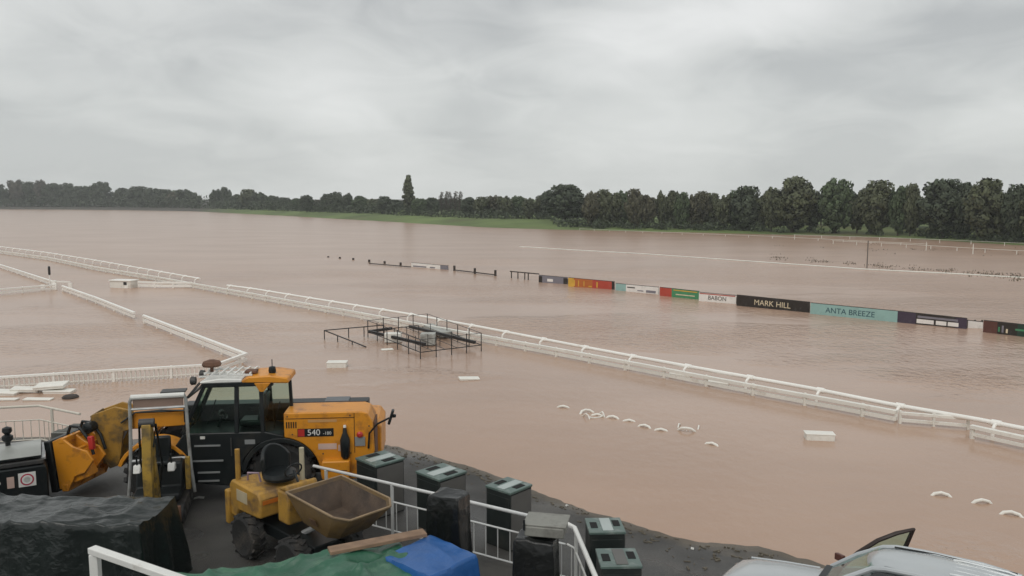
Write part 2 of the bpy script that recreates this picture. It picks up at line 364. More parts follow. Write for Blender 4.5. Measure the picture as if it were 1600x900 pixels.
trnd = random.Random(5)
def tree(name, px, ytop, hw, Y, kind, var, leaf, label, group=None):
    """px: where its middle stands, ytop: top seen there, hw: half width of crown in photo pixels, Y: distance"""
    top = PY(px, ytop, Y); z0 = terrain_z(top.x, Y); h = top.z-z0
    key = (kind, var, leaf.name)
    cme, tme = tree_meshes(kind, var)
    if key not in CROWN_BY_MAT:
        c2_ = cme.copy(); c2_.materials.clear(); c2_.materials.append(leaf); CROWN_BY_MAT[key] = c2_
    cme = CROWN_BY_MAT[key]
    o = empty(name, (top.x, Y, z0), trnd.uniform(0, 6.28)); tag(o, label, 'tree', group)
    zc = Y*_ct + (CAM_Z-top.z)*_st
    wd = hw*zc/F; sx = wd/(1.3 if kind == 'column' else .9 if kind == 'sparse' else 3.95); sz = h/(10.2 if kind != 'sparse' else 10.2)
    o.scale = (sx, sx, sz)
    for nm, me in (('crown', cme), ('trunk', tme)):
        c = bpy.data.objects.new(nm, me); col.objects.link(c); c.parent = o
    return o
def terrain_z(x, Y):
    px = 800+F*x/(Y*_ct+6*_st); s0 = far_shore(max(-880, min(2580, px)))
    off = math.hypot(x, Y)-math.hypot(s0.x, s0.y)
    for (a, z0), (b_, z1) in zip(prof, prof[1:]):
        if a <= off <= b_: return z0+(z1-z0)*(off-a)/(b_-a)-.05
    return 0
def back(px, off):                                  # distance of a place off metres behind the far waterline
    s0 = far_shore(px); d = Vector((s0.x, s0.y, 0)); return s0.y*(1+off/d.length)
G_FAR = 'hazy trees of the far left wood'; G_MID = 'trees behind the grass bank'; G_ROW = 'trees of the row right of the large rounded tree'; G_BACK = 'trees showing between the front rows'
OL, GR, AU, DK, SP = LEAF
# (px, top, half width, metres behind the waterline, kind, leaf, label or None)
T = [(-8, 286, 20, 60, 'low', DK, None), (25, 276, 14, 55, 'lobed', SP, 'tall thin-crowned grey green tree, highest of the far left wood'), (45, 279, 14, 62, 'lobed', DK, None), (63, 277, 11, 50, 'lobed', SP, None),
     (82, 285, 17, 55, 'low', DK, None), (104, 285, 15, 60, 'low', DK, None), (124, 290, 15, 50, 'low', DK, None), (140, 288, 14, 62, 'round', DK, None), (158, 283, 17, 55, 'low', DK, 'dark rounded tree at the right end of the far left wood beside a gap'),
     (192, 293, 14, 55, 'low', DK, None), (215, 290, 19, 60, 'low', DK, 'dark broad tree just right of the gap in the far left wood'), (238, 293, 16, 55, 'low', DK, None), (256, 295, 14, 50, 'low', DK, None), (272, 299, 14, 55, 'low', AU, None), (287, 295, 15, 60, 'low', DK, None), (304, 300, 11, 50, 'lobed', DK, None)]
for i, (px, yt, hw, off, kd, lf, lb) in enumerate(T):
    tree('broadleaf_tree', px, yt, hw, back(px, off), kd, i % 3, lf, lb or 'dark hazy tree in the far wood along the left horizon', G_FAR)
T = [(337, 293, 11, 60, 'lobed', DK, 'twin-topped dark tree just right of the gap where the grass bank begins'), (352, 291, 9, 70, 'round', DK, None), (370, 303, 14, 60, 'low', DK, None), (388, 295, 15, 55, 'low', OL, None), (405, 297, 14, 60, 'lobed', DK, None), (425, 305, 13, 50, 'low', DK, None),
     (445, 308, 14, 60, 'low', DK, None), (464, 309, 13, 55, 'low', GR, None), (479, 304, 11, 30, 'low', DK, None), (496, 312, 10, 60, 'low', SP, None), (511, 302, 11, 60, 'low', DK, None), (525, 299, 14, 55, 'low', DK, None), (541, 299, 11, 50, 'lobed', DK, 'dark dense tree left of the poplar, tallest clump above the grass bank'), (562, 305, 13, 50, 'low', GR, None),
     (584, 310, 13, 55, 'low', OL, None), (601, 306, 13, 45, 'low', DK, None), (617, 311, 12, 50, 'low', DK, None), (655, 309, 13, 40, 'low', GR, None), (675, 308, 12, 50, 'low', DK, None),
     (733, 307, 13, 40, 'low', DK, None), (752, 303, 15, 40, 'lobed', OL, None), (771, 302, 13, 45, 'lobed', AU, None), (789, 302, 14, 40, 'lobed', OL, None), (808, 305, 13, 45, 'low', GR, None), (826, 306, 12, 35, 'lobed', OL, None), (846, 304, 12, 40, 'low', OL, None)]
for i, (px, yt, hw, off, kd, lf, lb) in enumerate(T):
    tree('broadleaf_tree', px, yt, hw, back(px, off), kd, i % 3, lf, lb or 'bushy tree in the low row behind the strip of green grass', G_MID)
tree('poplar_tree', 638, 277, 8.5, back(638, 45), 'column', 0, OL, 'tall narrow columnar poplar standing alone above the low tree row')
for px, yt in ((689, 299), (697, 298), (704, 299), (711, 298), (718, 298)):
    tree('thin_poplar_tree', px, yt, 4.5, back(px, 60), 'sparse', int(px) % 2, SP, 'thin sparse grey poplar in the comb-like row right of the tall poplar', 'comb-like row of thin poplars')
tree('round_tree', 882, 287, 31, back(882, 26), 'low', 0, DK, 'large dark rounded tree at the middle, where the grass strip ends')
tree('round_tree', 858, 296, 16, back(858, 40), 'low', 2, DK, 'dark smaller tree against the left flank of the large rounded middle tree')
T = [(925, 294, 15), (944, 294, 13), (960, 295, 14), (976, 293, 13), (992, 293, 13), (1012, 298, 14), (1035, 293, 9), (1052, 296, 13), (1066, 293, 12), (1082, 298, 14), (1097, 297, 13), (1114, 295, 14), (1132, 299, 14), (1150, 295, 14)]
for i, (px, yt, hw) in enumerate(T):
    tree('broadleaf_tree', px, yt, hw*1.12, back(px, 8+2*(i % 4)), ('lobed', 'low', 'lobed')[i % 3], i % 3, (AU, OL, OL, GR, AU)[i % 5], 'olive brown tree in the even row right of the large rounded middle tree', G_ROW)
T = [(1168, 289, 21, 22, 'low', DK, 'dark round-topped tree at the right end of the even olive row'), (1190, 298, 14, 26, 'lobed', OL, 'low olive tree filling the dip between two round-topped trees'), (1207, 291, 14, 18, 'low', OL, 'narrow tree on the left shoulder of the broad dome-topped tree'),
     (1241, 275, 31, 18, 'low', OL, 'broad dome-topped tree, first big one of the right-hand row'), (1272, 290, 14, 24, 'lobed', DK, 'small dark tree between the two dome-topped trees'), (1308, 277, 24, 17, 'low', GR, 'dome-topped tree with pointed crown, second big one of the right-hand row'),
     (1342, 292, 15, 22, 'lobed', OL, 'lower tree between dome-topped trees with pale sky holes beside it'), (1373, 279, 25, 17, 'low', OL, 'dome-topped tree with sky holes in its crown, third of the right-hand row'), (1407, 281, 15, 16, 'lobed', GR, 'upright tree close against the third dome-topped tree'), (1426, 285, 12, 18, 'low', OL, 'slim tree at the left edge of the gap before the last tree clump'),
     (1478, 277, 31, 14, 'low', DK, 'broad dark tree with crown down to the ground, left of the last clump'), (1513, 274, 17, 18, 'lobed', DK, 'tallest tree of the right-hand row, crown poking above the last clump'), (1549, 277, 30, 14, 'low', OL, 'broad olive tree in the middle of the last clump'), (1592, 285, 20, 15, 'low', DK, 'tree cut by the right edge of the picture'), (1630, 282, 24, 16, 'low', OL, 'tree just beyond the last clump at the far right end')]
for i, (px, yt, hw, off, kd, lf, lb) in enumerate(T):
    tree('chestnut_tree' if hw > 20 else 'broadleaf_tree', px, yt, hw*1.12, back(px, off*.34), kd, i % 3, lf, lb)
# a second rank behind, lower, glimpsed between the front trees
k = 0; px = -20
while px < 1640:
    base = 331 if px < 320 else 332 if px < 600 else 338 if px < 900 else 342
    yt = {0: 300, 1: 311, 2: 313, 3: 309}[0 if px < 310 else 1 if px < 620 else 2 if px < 870 else 3] + trnd.uniform(-4, 3)
    if px > 1180: yt = 303+trnd.uniform(-6, 8)
    if not (168 < px < 182 or 308 < px < 326):
        tree('broadleaf_tree', px, yt, trnd.uniform(13, 19), back(px, 80 if px < 900 else 40 if px < 1180 else 26), ('low', 'lobed', 'round')[k % 3], k % 3, (DK, DK, GR, OL)[k % 4],
             'tree of the second rank, its crown filling the gaps behind the front row', G_BACK)
    px += trnd.uniform(17, 27); k += 1
# understorey along the foot of the trees, one mass
rnd = random.Random(9); cl = []
for px in range(-40, 1660, 5):
    if 1195 < px < 1440 and rnd.random() < .72: continue
    off = (40 if px < 320 else 42 if px < 620 else 34 if px < 870 else 8 if px < 1180 else 6)+rnd.uniform(-3, 6); Yb = back(px, off)
    hgt_ = rnd.uniform(8, 15)*(1.25 if px < 600 else 1)*Yb/F; b_ = PY(px+rnd.uniform(-3, 3), 300, Yb); z0 = terrain_z(b_.x, Yb)
    cl.append((Vector((b_.x, Yb, z0+hgt_*.45)), hgt_*.62))
V = []; Fc = []
for c, r in cl:
    for _ in range(70):
        q = Vector((rnd.gauss(0, 1), rnd.gauss(0, 1), rnd.gauss(0, 1))).normalized()*r*rnd.uniform(.5, 1.1); q.x *= 1.4; p = c+q
        nn = Vector((rnd.gauss(0, 1), rnd.gauss(0, 1), rnd.gauss(0, 1))).normalized(); u = nn.orthogonal().normalized(); v_ = nn.cross(u); a = r*rnd.uniform(.10, .2)+.08; k0 = len(V)
        V += [tuple(p-u*a), tuple(p-v_*a*.7), tuple(p+u*a), tuple(p+v_*a*.7)]; Fc.append((k0, k0+1, k0+2, k0+3))
me = bpy.data.meshes.new('undergrowth'); me.from_pydata(V, [], Fc); tag(link_mesh('undergrowth', me, LEAF[3], smooth=0), kind='stuff')
# tufts of drowned grass breaking the surface on the right
rnd = random.Random(4); m = MB()
for _ in range(330):
    px = rnd.uniform(1195, 1660); ln = 401+(px-1195)*.082 if rnd.random() < .8 else 378+(px-1330)*.03+rnd.uniform(0, 14)
    if noise.noise((px*.045, 3.1, 0)) < .02: continue
    p = P(px, ln+rnd.gauss(0, 2.4), 0)
    for q in range(5):
        a = rnd.uniform(0, 6.28); r = rnd.uniform(.05, .45); x, y = p.x+r*2*math.cos(a), p.y+r*math.sin(a); h = rnd.uniform(.06, .2)
        m.add([(x-.05, y, -.05), (x+.05, y, -.05), (x+rnd.uniform(-.12, .12), y+rnd.uniform(-.1, .1), h)], [(0, 1, 2)])
tag(m.build('drowned_grass', mat('dead_grass', (.10, .085, .055), .9), smooth=0), kind='stuff')

# ------------------------------------------------------------------ rails in the flood
pvc = mat('white_plastic', (.86, .84, .79), .35, 0, .04, .6, 0, 1, (.70, .64, .56), 1.3, .66)
pvc_old = mat('weathered_white', (.76, .74, .68), .45, 0, .08, .8, 0, 1, (.55, .49, .42), 1.6, .62)
steel_dk = mat('dark_steel', (.030, .028, .028), .5, .3, .2, 4)
wood_dk = mat('dark_wood', (.045, .036, .03), .8, 0, .25, 5)
def polyline(pts, step, start=0.0):
    res = []; d = start; acc = 0
    for a, b in zip(pts, pts[1:]):
        l = (b-a).length
        while d <= acc+l: res.append(a+(b-a)*((d-acc)/l)); d += step
        acc += l
    return res
def rail_fence(name, label, pts, rails, step, post=.06, top=.4, m=pvc, cat='rail', group=None, up=.02, round_=False):
    o = empty(name, pts[0], 0, label, cat, group); O = Vector(pts[0])
    for z, wdt, h in rails:
        mb = MB()
        if round_: mb.path([p-O+Vector((0, 0, z)) for p in pts], h/2, 10)
        else:
            for a, b in zip(pts, pts[1:]): mb.bar(a-O+Vector((0, 0, z)), b-O+Vector((0, 0, z)), wdt, h)
        mb.build('rail', m, o, bevel=0 if round_ else .008)
    pm = None
    for p in polyline(pts, step, .05):
        if pm is None:
            mb = MB(); mb.box((0, 0, (top+up)/2-.35), (post*1.3, post*1.3, top+up+.7)); mb.lathe([(post*.85, top+up), (post*.85, top+up+.025), (.01, top+up+.05)], (0, 0, 0), 'z', 4)
            ob = mb.build('post', m, o, loc=p-O); pm = ob.data
        else: link_mesh('post', pm, None, o, loc=p-O)
    return o
WZ = lambda *a: [P(x, y, 0) for x, y in a]
# curved running rail: a white tube on swan-neck stanchions
def running_rail(label, top_px, z, step, r=.075):
    tops = [P(x, y, z) for x, y in top_px]; O = Vector((tops[0].x, tops[0].y, 0)); o = empty('running_rail', O, 0, label, 'running rail', 'white tube rails of the flooded racecourse')
    mb = MB(); mb.path([p-O for p in tops], r, 12); mb.build('rail_tube', pvc, o)
    me = None
    for p in polyline(tops, step, .6):
        if me is None:
            mb = MB(); mb.path([(0, -.30, -z-.6), (0, -.30, -.20), (0, -.27, -.10), (0, -.16, -.03), (0, 0, 0)], .05, 8); mb.lathe([(r+.025, -.13), (r+.025, .13)], (0, 0, 0), 'x', 14)
            ob = mb.build('stanchion', pvc, o, loc=p-O); me = ob.data
        else: ob = link_mesh('stanchion', me, None, o, loc=p-O)
        ob.rotation_euler[2] = math.atan2(tops[-1].y-tops[0].y, tops[-1].x-tops[0].x)
    return o
running_rail('long white tube rail slanting from mid-left to the right edge, far line of the pair', [(355, 446), (400, 452), (470, 463.5), (560, 478), (640, 491), (750, 511), (900, 540), (1000, 559), (1100, 577), (1265, 606.5), (1387, 631), (1530, 656), (1700, 690)], .40, 2.75)
running_rail('distant white tube rail at upper left, ending in open water before a gap', [(-80, 374), (0, 385.5), (75, 395), (150, 407), (230, 421), (312, 435.5)], .40, 2.75)
rail_fence('crowd_rail', 'long low two-bar white rail with water line, near line of the slanting pair', WZ((-80, 383), (0, 396.5), (75, 407), (150, 423), (230, 436.5), (312, 452), (400, 468), (470, 481.5), (560, 498), (640, 514), (750, 535), (900, 563.5), (1000, 583), (1100, 603), (1217, 626), (1300, 641.5), (1400, 661)),
           [(.35, .17, .12), (.13, .08, .13)], 1.95, .09, .38, pvc_old, 'rail')
a_, b_ = P(1406, 662, 0), P(1512, 671, 0)
o = empty('rail_gate', a_, 0, 'loose white gate panel swung slightly out of the near rail line', 'gate'); mb = MB()
d = b_-a_; mb.bar((0, 0, .34), d+Vector((0, 0, .34)), .10, .09); mb.bar((0, 0, .12), d+Vector((0, 0, .12)), .07, .10); mb.build('gate_frame', pvc_old, o, bevel=.006)
for q in (0.0, .5, 1): MB().box((0, 0, .05), (.07, .07, .74)).build('upright', pvc_old, o, loc=d*q)
rail_fence('crowd_rail', 'short two-bar white rail leaving the picture at the right edge', WZ((1516, 685), (1600, 704), (1700, 727)), [(.36, .16, .11), (.14, .07, .10)], 1.95, .07, .36, pvc_old, 'rail')
mb = MB(); mb.path([(0, 0, 0)]+[p-P(1050, 584, 0) for p in WZ((1062, 587), (1075, 590))], .10, 8)
G_P = 'white two-bar paddock rails'
rail_fence('paddock_rail', 'white two-bar rail running in from the left edge to the post cluster', WZ((-60, 401), (0, 419), (86, 448)), [(.36, .17, .12), (.17, .09, .16)], 2.4, .07, .38, pvc, 'rail', G_P)
rail_fence('paddock_rail', 'white level two-bar rail at the left edge with post reflections below', WZ((-80, 463), (0, 461), (86, 454)), [(.42, .17, .12), (.17, .09, .16)], 2.4, .07, .44, pvc, 'rail', G_P)
rail_fence('paddock_rail', 'white two-bar rail from post cluster down to a gap', WZ((98, 455), (150, 474), (210, 499)), [(.38, .17, .12), (.17, .09, .16)], 2.4, .07, .40, pvc, 'rail', G_P)
rail_fence('paddock_rail', 'white two-bar rail from the gap down to the corner above the digger cab', WZ((225, 505), (300, 535), (385, 569)), [(.42, .17, .12), (.17, .09, .16)], 2.4, .07, .44, pvc, 'rail', G_P)
c0 = P(85, 451, 0); o = empty('rail_junction', c0, 0, 'cluster of stout white posts where the paddock rails meet', 'posts')
for dx, dy, h in ((0, 0, .85), (.5, -.8, .7), (1.1, .3, .62), (-.3, -1.0, .62)): MB().box((dx, dy, h/2-.4), (.30, .16, h+.4)).build('post', pvc, o, bevel=.02)
mb = MB(); mb.bar((0, 0, .55), (1.1, .3, .5), .1, .12); mb.build('cross_bar', pvc, o, bevel=.01)
tag(MB().path([(0, 0, -.5), (0, 0, .55), (0, 0, 1.6)], .045, 8).build('thin_pole', pvc, loc=P(78.5, 449, 0)), 'thin pale pole by the paddock rail junction', 'pole')
o = bpy.data.objects['thin_pole']; MB().lathe([(.07, 1.0), (.09, 1.08), (.09, 1.62), (.05, 1.7)], (0, 0, 0), 'z', 10).build('dark_sleeve', steel_dk, o)
# white starter's box with its wing rails
c0 = P(194, 449, 0); o = empty('white_kiosk', c0, R(-12), 'small white slatted box standing in the flood left of the rail gap', 'box'); mb = MB()
mb.box((-.0, 0, .22), (1.85, .9, .64)); mb.build('body', pvc_old, o, bevel=.02); MB().box((0, 0, .58), (2.0, 1.05, .08)).build('lid', pvc, o, bevel=.015)
MB().box((.45, -.452, .36), (.28, .03, .24)).build('hatch', steel_dk, o, bevel=.005); MB().box((.55, -.46, .08), (.3, .05, .24)).build('plaque', pvc, o, bevel=.005)
rail_fence('wing_rail', 'short white low rail joining the slatted box to the slanting rail', WZ((216, 449), (252, 450), (300, 450)), [(.42, .14, .14), (.16, .10, .20)], 1.5, .09, .44, pvc, 'rail')

# white picket railing at the left
pts = WZ((-30, 610), (0, 608), (100, 601.5), (200, 595), (340, 586.5)); O = pts[0]
o = empty('picket_fence', O, 0, 'white picket fence standing in flood water at left, with dark reflection', 'fence')
H_ = .44
mb = MB(); [mb.bar(a-O+Vector((0, 0, H_)), b-O+Vector((0, 0, H_)), .12, .09) for a, b in zip(pts, pts[1:])]; mb.build('top_rail', pvc, o, bevel=.008)
mb = MB(); [mb.bar(a-O+Vector((0, 0, .10)), b-O+Vector((0, 0, .10)), .05, .05) for a, b in zip(pts, pts[1:])]; mb.build('bottom_rail', pvc_old, o, bevel=.006)
mb = MB(); [mb.box((p.x-O.x, p.y-O.y, .02), (.045, .045, .82)) for p in polyline(pts, .165, .1)]; mb.build('pickets', pvc_old, o)
for p in polyline(pts, 2.05, .35): MB().box((0, 0, .0), (.09, .09, 1.0)).build('post', pvc, o, bevel=.01, loc=p-O)
rail_fence('paddock_rail', 'short white corner rail between picket fence and slanting paddock rail', WZ((341, 586), (385, 569)), [(.44, .14, .11), (.22, .08, .12)], 1.6, .08, .46, pvc, 'rail', G_P)

# ------------------------------------------------------------------ black pen of steel rails by the long rail
o = empty('steel_pen', P(655, 545, 0), 0, 'black open steel pen of thin posts and rails around a grey stand', 'pen'); O = o.location
ring = [P(575, 527, 0), P(657, 561, 0), P(752, 549, 0), P(668, 515, 0)]; hp = .86
for a, b, nn in ((0, 1, 5), (1, 2, 4), (2, 3, 5), (3, 0, 4)):
    A, B = ring[a]-O, ring[b]-O; dark = (a in (0, 2))
    for q in range(nn): MB().tube(A+(B-A)*q/nn+Vector((0, 0, -.6)), A+(B-A)*q/nn+Vector((0, 0, hp+.06*(q % 2))), .024, 6).build('post', steel_dk, o)
    mb = MB(); mb.tube(A+Vector((0, 0, hp)), B+Vector((0, 0, hp)), .013, 6); mb.tube(A+Vector((0, 0, .30)), B+Vector((0, 0, .30)), .022, 6); mb.build('rail', steel_dk, o)
for a, b in (((577, 518), (664, 538)), ((640, 510), (742, 535)), ((577, 518), (612, 513))):
    A, B = P(*a, .32)-O, P(*b, .30)-O; mb = MB(); mb.bar(A, B, .14, .14); mb.build('beam', steel_dk, o, bevel=.01)
for q in range(1, 5):
    A, B = (ring[0]+(ring[3]-ring[0])*q/5)-O, (ring[1]+(ring[2]-ring[1])*q/5)-O
    for u in (.3, .7): MB().tube(A+(B-A)*u+Vector((0, 0, -.6)), A+(B-A)*u+Vector((0, 0, hp*.8)), .018, 6).build('post', steel_dk, o)
    mb = MB(); mb.tube(A+Vector((0, 0, .30)), B+Vector((0, 0, .30)), .014, 6); mb.build('rail', steel_dk, o)
gs = mat('grey_deck', (.42, .43, .40), .6, 0, .2, 2, 0, 1, (.22, .21, .19), 2, .52)
C = sum(ring, Vector())/4-O
mb = MB(); A = ring[3]-O; B = ring[2]-O; mb.bar(A*.9+C*.1+Vector((0, 0, .26)), (A*.55+B*.45)*.9+C*.1+Vector((0, 0, .24)), .6, .26); mb.build('deck_box', gs, o, bevel=.02)
mb = MB(); mb.box((C.x+.3, C.y-.5, .32), (.7, .6, .55)); mb.build('crate', gs, o, bevel=.02)
mb = MB(); mb.box((C.x-1.5, C.y+.3, .25), (.8, .5, .45)); mb.build('crate', pvc_old, o, bevel=.02)
o = empty('steel_barrier', P(506, 530, 0), 0, 'thin black steel barrier left of the pen, tipping into the water', 'barrier'); O = o.location
A = P(507, 530, 0)-O; B = P(600, 524, 0)-O; C_ = P(572, 543, 0)-O; z1 = Vector((0, 0, .45)); mb = MB()
mb.tube(A+z1, B+z1*1.2, .028, 6); mb.build('rail', steel_dk, o); mb = MB(); mb.tube(A+z1, C_+Vector((0, 0, .03)), .03, 6); mb.build('rail', steel_dk, o)
for p, h in ((A, .45), (A+(C_-A)*.33, .32), (A+(C_-A)*.68, .2), (A+(B-A)*.4, .5), (A+(B-A)*.66, .52), (B, .54)): MB().tube(p+Vector((0, 0, -.5)), p+Vector((0, 0, h)), .026, 6).build('post', steel_dk, o)

# ------------------------------------------------------------------ advertising boards along the drowned rail
def board(x0, yt0, yb0, x1, yt1, yb1, cols_, label, text=None, tcol=None, tsize=.62, tpos=.5, extras=()):
    a = P(x0, yb0, 0); b = P(x1, yb1, 0); ha = PY(x0, yt0, a.y).z; hb = PY(x1, yt1, b.y).z; d = b-a
    o = empty('advertising_board', a, 0, label, 'advertising board', 'advertising boards along the drowned rail')
    tot = sum(c[1] for c in cols_); u = 0
    for mt, wd in cols_:
        v_ = u+wd/tot; mb = MB(); n = Vector((d.y, -d.x, 0)).normalized()*.02; lp = []
        for q in (u, v_): p = d*q; h = ha+(hb-ha)*q; lp.append([p+n+Vector((0, 0, -.3)), p-n+Vector((0, 0, -.3)), p-n+Vector((0, 0, h)), p+n+Vector((0, 0, h))])
        mb.loft(lp).build('panel', mt, o, smooth=0); u = v_
    nf = Vector((d.y, -d.x, 0)).normalized()
    mb = MB(); mb.bar(-nf*.03+Vector((0, 0, ha+.015)), d-nf*.03+Vector((0, 0, hb+.015)), .05, .04); mb.build('top_bar', wood_dk, o)
    for q in (.012, .5, .988): MB().box((0, 0, -.1), (.07, .07, 1.1)).build('post', wood_dk, o, loc=d*q-nf*.065)
    def put(s, mt, size, tq, zq):
        me = text_mesh(s, size, .003); h = ha+(hb-ha)*tq; dd = Vector((d.x, d.y, hb-ha))
        me.transform(frame(d*tq+nf*.026+Vector((0, 0, h*zq)), dd)); me.materials.append(mt)
        ob = bpy.data.objects.new('lettering', me); col.objects.link(ob); ob.parent = o
    if text: put(text, tcol, tsize, tpos, .46)
    for e_ in extras:
        if e_[0] == 'text': put(*e_[1:])
        else:
            _, mt, q0, q1, z0, z1 = e_; mb = MB(); lp = []
            for q in (q0, q1): p = d*q+nf*.024; h = ha+(hb-ha)*q; lp.append([p+nf*.006+Vector((0, 0, h*z0)), p-nf*.0+Vector((0, 0, h*z0)), p+Vector((0, 0, h*z1)), p+nf*.006+Vector((0, 0, h*z1))])
            mb.loft(lp).build('stripe', mt, o, smooth=0)
    return o
pm = lambda n, c, **k: mat('board_'+n, c, .45, 0, .06, 1.5, 0, 1, tuple(x*.7+.05 for x in c), 2.5, .62, **k)
bw, bk, bc, bo, br, bg_, bp_, bgr = pm('white', (.80, .77, .73)), pm('black', (.022, .016, .012)), pm('cyan', (.29, .47, .44)), pm('orange', (.46, .13, .025)), pm('red', (.45, .06, .035)), pm('green', (.06, .26, .12)), pm('purple', (.05, .035, .06)), pm('grey', (.20, .19, .22))
cream, navy, yel = mat('letter_cream', (.70, .60, .42), .5), mat('letter_navy', (.02, .07, .10), .5), mat('letter_yellow', (.65, .38, .05), .5)
board(643, 410.5, 417, 700, 415.5, 421.5, [(bw, 4), (bgr, 1)], 'short white board standing alone among the distant dark posts', extras=[('s', bgr, .05, .42, .1, .4), ('s', bgr, .52, .66, .1, .4)])
board(842, 430, 441, 887, 434, 444, [(bgr, 1)], 'lavender grey board under a dark bar, left of the orange one', extras=[('s', bk, 0, .12, 0, .9), ('s', bk, .86, 1, 0, .9), ('s', bw, .3, .5, .2, .6)])
board(888, 434, 447.5, 960, 440.5, 452.5, [(yel, .9), (bo, 3), (br, 3), (bk, .4)], 'orange and red board with small yellow lettering marks', extras=[('s', yel, .12, .15, .1, .8), ('s', yel, .22, .24, .1, .8), ('s', yel, .34, .36, .15, .75), ('s', yel, .62, .65, .1, .8), ('s', yel, .45, .52, .1, .25)])
board(962, 443, 453.5, 1029, 449, 460, [(bc, 1), (bw, 3)], 'pale board with dark swoosh between the orange and red ones', extras=[('s', bk, .28, .46, .55, .7), ('s', bgr, .52, .66, .2, .34), ('s', bgr, .72, .94, .1, .45)])
board(1031, 449, 462, 1092, 455.5, 468, [(br, 1), (bg_, 2.2)], 'red and green board left of the white lettered one', extras=[('s', cream, .42, .9, .3, .42), ('s', yel, .36, .96, .8, .92)])
board(1092, 457, 470, 1150, 462, 475, [(bw, 1)], 'white board with dark round lettering beside the black board', 'BABON', bk, .40, .5, extras=[('s', br, .02, .98, .86, .97)])
board(1151, 461, 477.5, 1265, 472.5, 488.5, [(bk, 1)], 'black board with cream capital lettering', 'MARK HILL', cream, .50, .5)
board(1266, 473.5, 490, 1402, 486.5, 503.5, [(bc, 1)], 'long pale turquoise board with dark capital lettering', 'ANTA BREEZE', navy, .46, .47)
board(1402, 486.5, 503.5, 1510, 498, 514, [(bp_, 1.6), (bk, .3), (bgr, .01), (bk, 3), (bp_, .9)], 'dark purple board with three white bars', extras=[('s', bw, .29, .54, .12, .5), ('s', bw, .57, .72, .12, .5), ('s', bw, .74, .89, .12, .5), ('s', bgr, .30, .88, .62, .82)])
board(1512, 501, 512.5, 1535, 503.5, 513, [(bw, 1)], 'small pale board leaning low between two dark boards')
mg = pm('maroon', (.10, .035, .025)); dg_ = pm('deep_green', (.016, .045, .03))
board(1536, 501, 519, 1660, 514, 533, [(mg, 1), (bk, 1.4), (dg_, 3)], 'maroon and dark green board at the right edge', extras=[('s', bg_, .2, .22, .2, .6), ('s', bgr, .245, .27, .15, .75), ('s', cream, .30, .325, .15, .5), ('s', bg_, .42, .8, .45, .6)])
# dark posts and bars of the drowned rail beyond the boards
for i, (px, yt, yb) in enumerate(((513, 400.3, 402), (531, 401.5, 404), (552, 403, 406), (577, 405.5, 410), (601, 408, 412), (626, 410, 414.5), (710, 415, 423), (742, 419, 428), (774, 422, 431))):
    p = P(px, yb, 0); h = PY(px, yt, p.y).z
    tag(MB().box((0, 0, h/2-.3), (.22, .22, h+.6)).build('rail_post', wood_dk, bevel=.02, loc=p), 'dark post tip of the drowned rail showing above the water', 'post', 'post tips of the drowned rail')
for (x0, y0, x1, y1) in ((577, 411.5, 642, 417), (712, 422, 775, 429.5)):
    a = P(x0, y0, .10); b = P(x1, y1, .10)
    tag(MB().bar(Vector(), b-a, .08, .09).build('drowned_bar', wood_dk, loc=a), 'thin dark bar just above water, '+('left' if x0 < 600 else 'right')+' of the lone white board', 'bar')
a = P(797, 434, 0); b = P(842, 439, 0); o = empty('broken_frame', a, 0, 'bare dark frame with two uprights left of the lavender grey board', 'frame')
d = b-a; ha = PY(797, 424, a.y).z; mb = MB(); mb.bar((0, 0, ha), d+Vector((0, 0, ha+.03)), .07, .09); mb.build('top_bar', wood_dk, o)
for q in (.05, .28, .52, .64): MB().box((0, 0, ha/2-.3), (.10, .1, ha+.6)).build('upright', wood_dk, o, loc=d*q)
# far rails by the right-hand trees and the pole
pp = P(1354.5, 419, 0); hp_ = PY(1354.5, 376, pp.y).z
tag(MB().tube((0, 0, -1), (0, 0, hp_), .06, 8, .05).build('marker_pole', mat('pole_grey', (.12, .10, .085), .7), loc=pp), 'lone thin brown pole standing in the flood on the right', 'pole')
def low_rail(pts, h, label, r=.05, step=5):
    tops = WZ(*pts); O = tops[0]; o = empty('running_rail', O, 0, label, 'running rail', 'white tube rails of the flooded racecourse')
    MB().path([p-O+Vector((0, 0, h)) for p in tops], r, 8).build('rail_tube', pvc_old, o)
    me = None
    for p in polyline(tops, step, .2):
        if me is None: ob = MB().tube((0, 0, -.5), (0, 0, h), .04, 6).build('stanchion', pvc_old, o, loc=p-O); me = ob.data
        else: link_mesh('stanchion', me, None, o, loc=p-O)
low_rail([(812, 386), (900, 391.5), (1000, 397), (1200, 411), (1350, 421.5), (1500, 429), (1700, 441)], .05, 'thin white rail almost drowned, drawing a pale line across the right-hand flood', .07, 8)
low_rail([(905, 359.5), (1000, 364), (1100, 368), (1200, 372), (1330, 379), (1450, 385)], .35, 'far white rail at the foot of the right-hand trees, long upper line', .022)
low_rail([(1300, 381), (1400, 386), (1480, 391), (1560, 396), (1680, 402)], .5, 'white rail with thin posts in front of the last tree clump', .024, 4)
low_rail([(1240, 371), (1420, 377), (1680, 389)], .5, 'uppermost white rail close under the last tree clump', .02, 5)
a = P(1514, 396, 0)
for px, yb, yt in ((1447, 391, 374), (1520, 397, 377)):
    p = P(px, yb, 0); tag(MB().tube((0, 0, -.5), (0, 0, PY(px, yt+4, p.y).z), .045, 8).build('white_marker_post', pvc_old, loc=p), ('left' if px < 1500 else 'right')+' one of two upright white marker posts before the last tree clump', 'post')
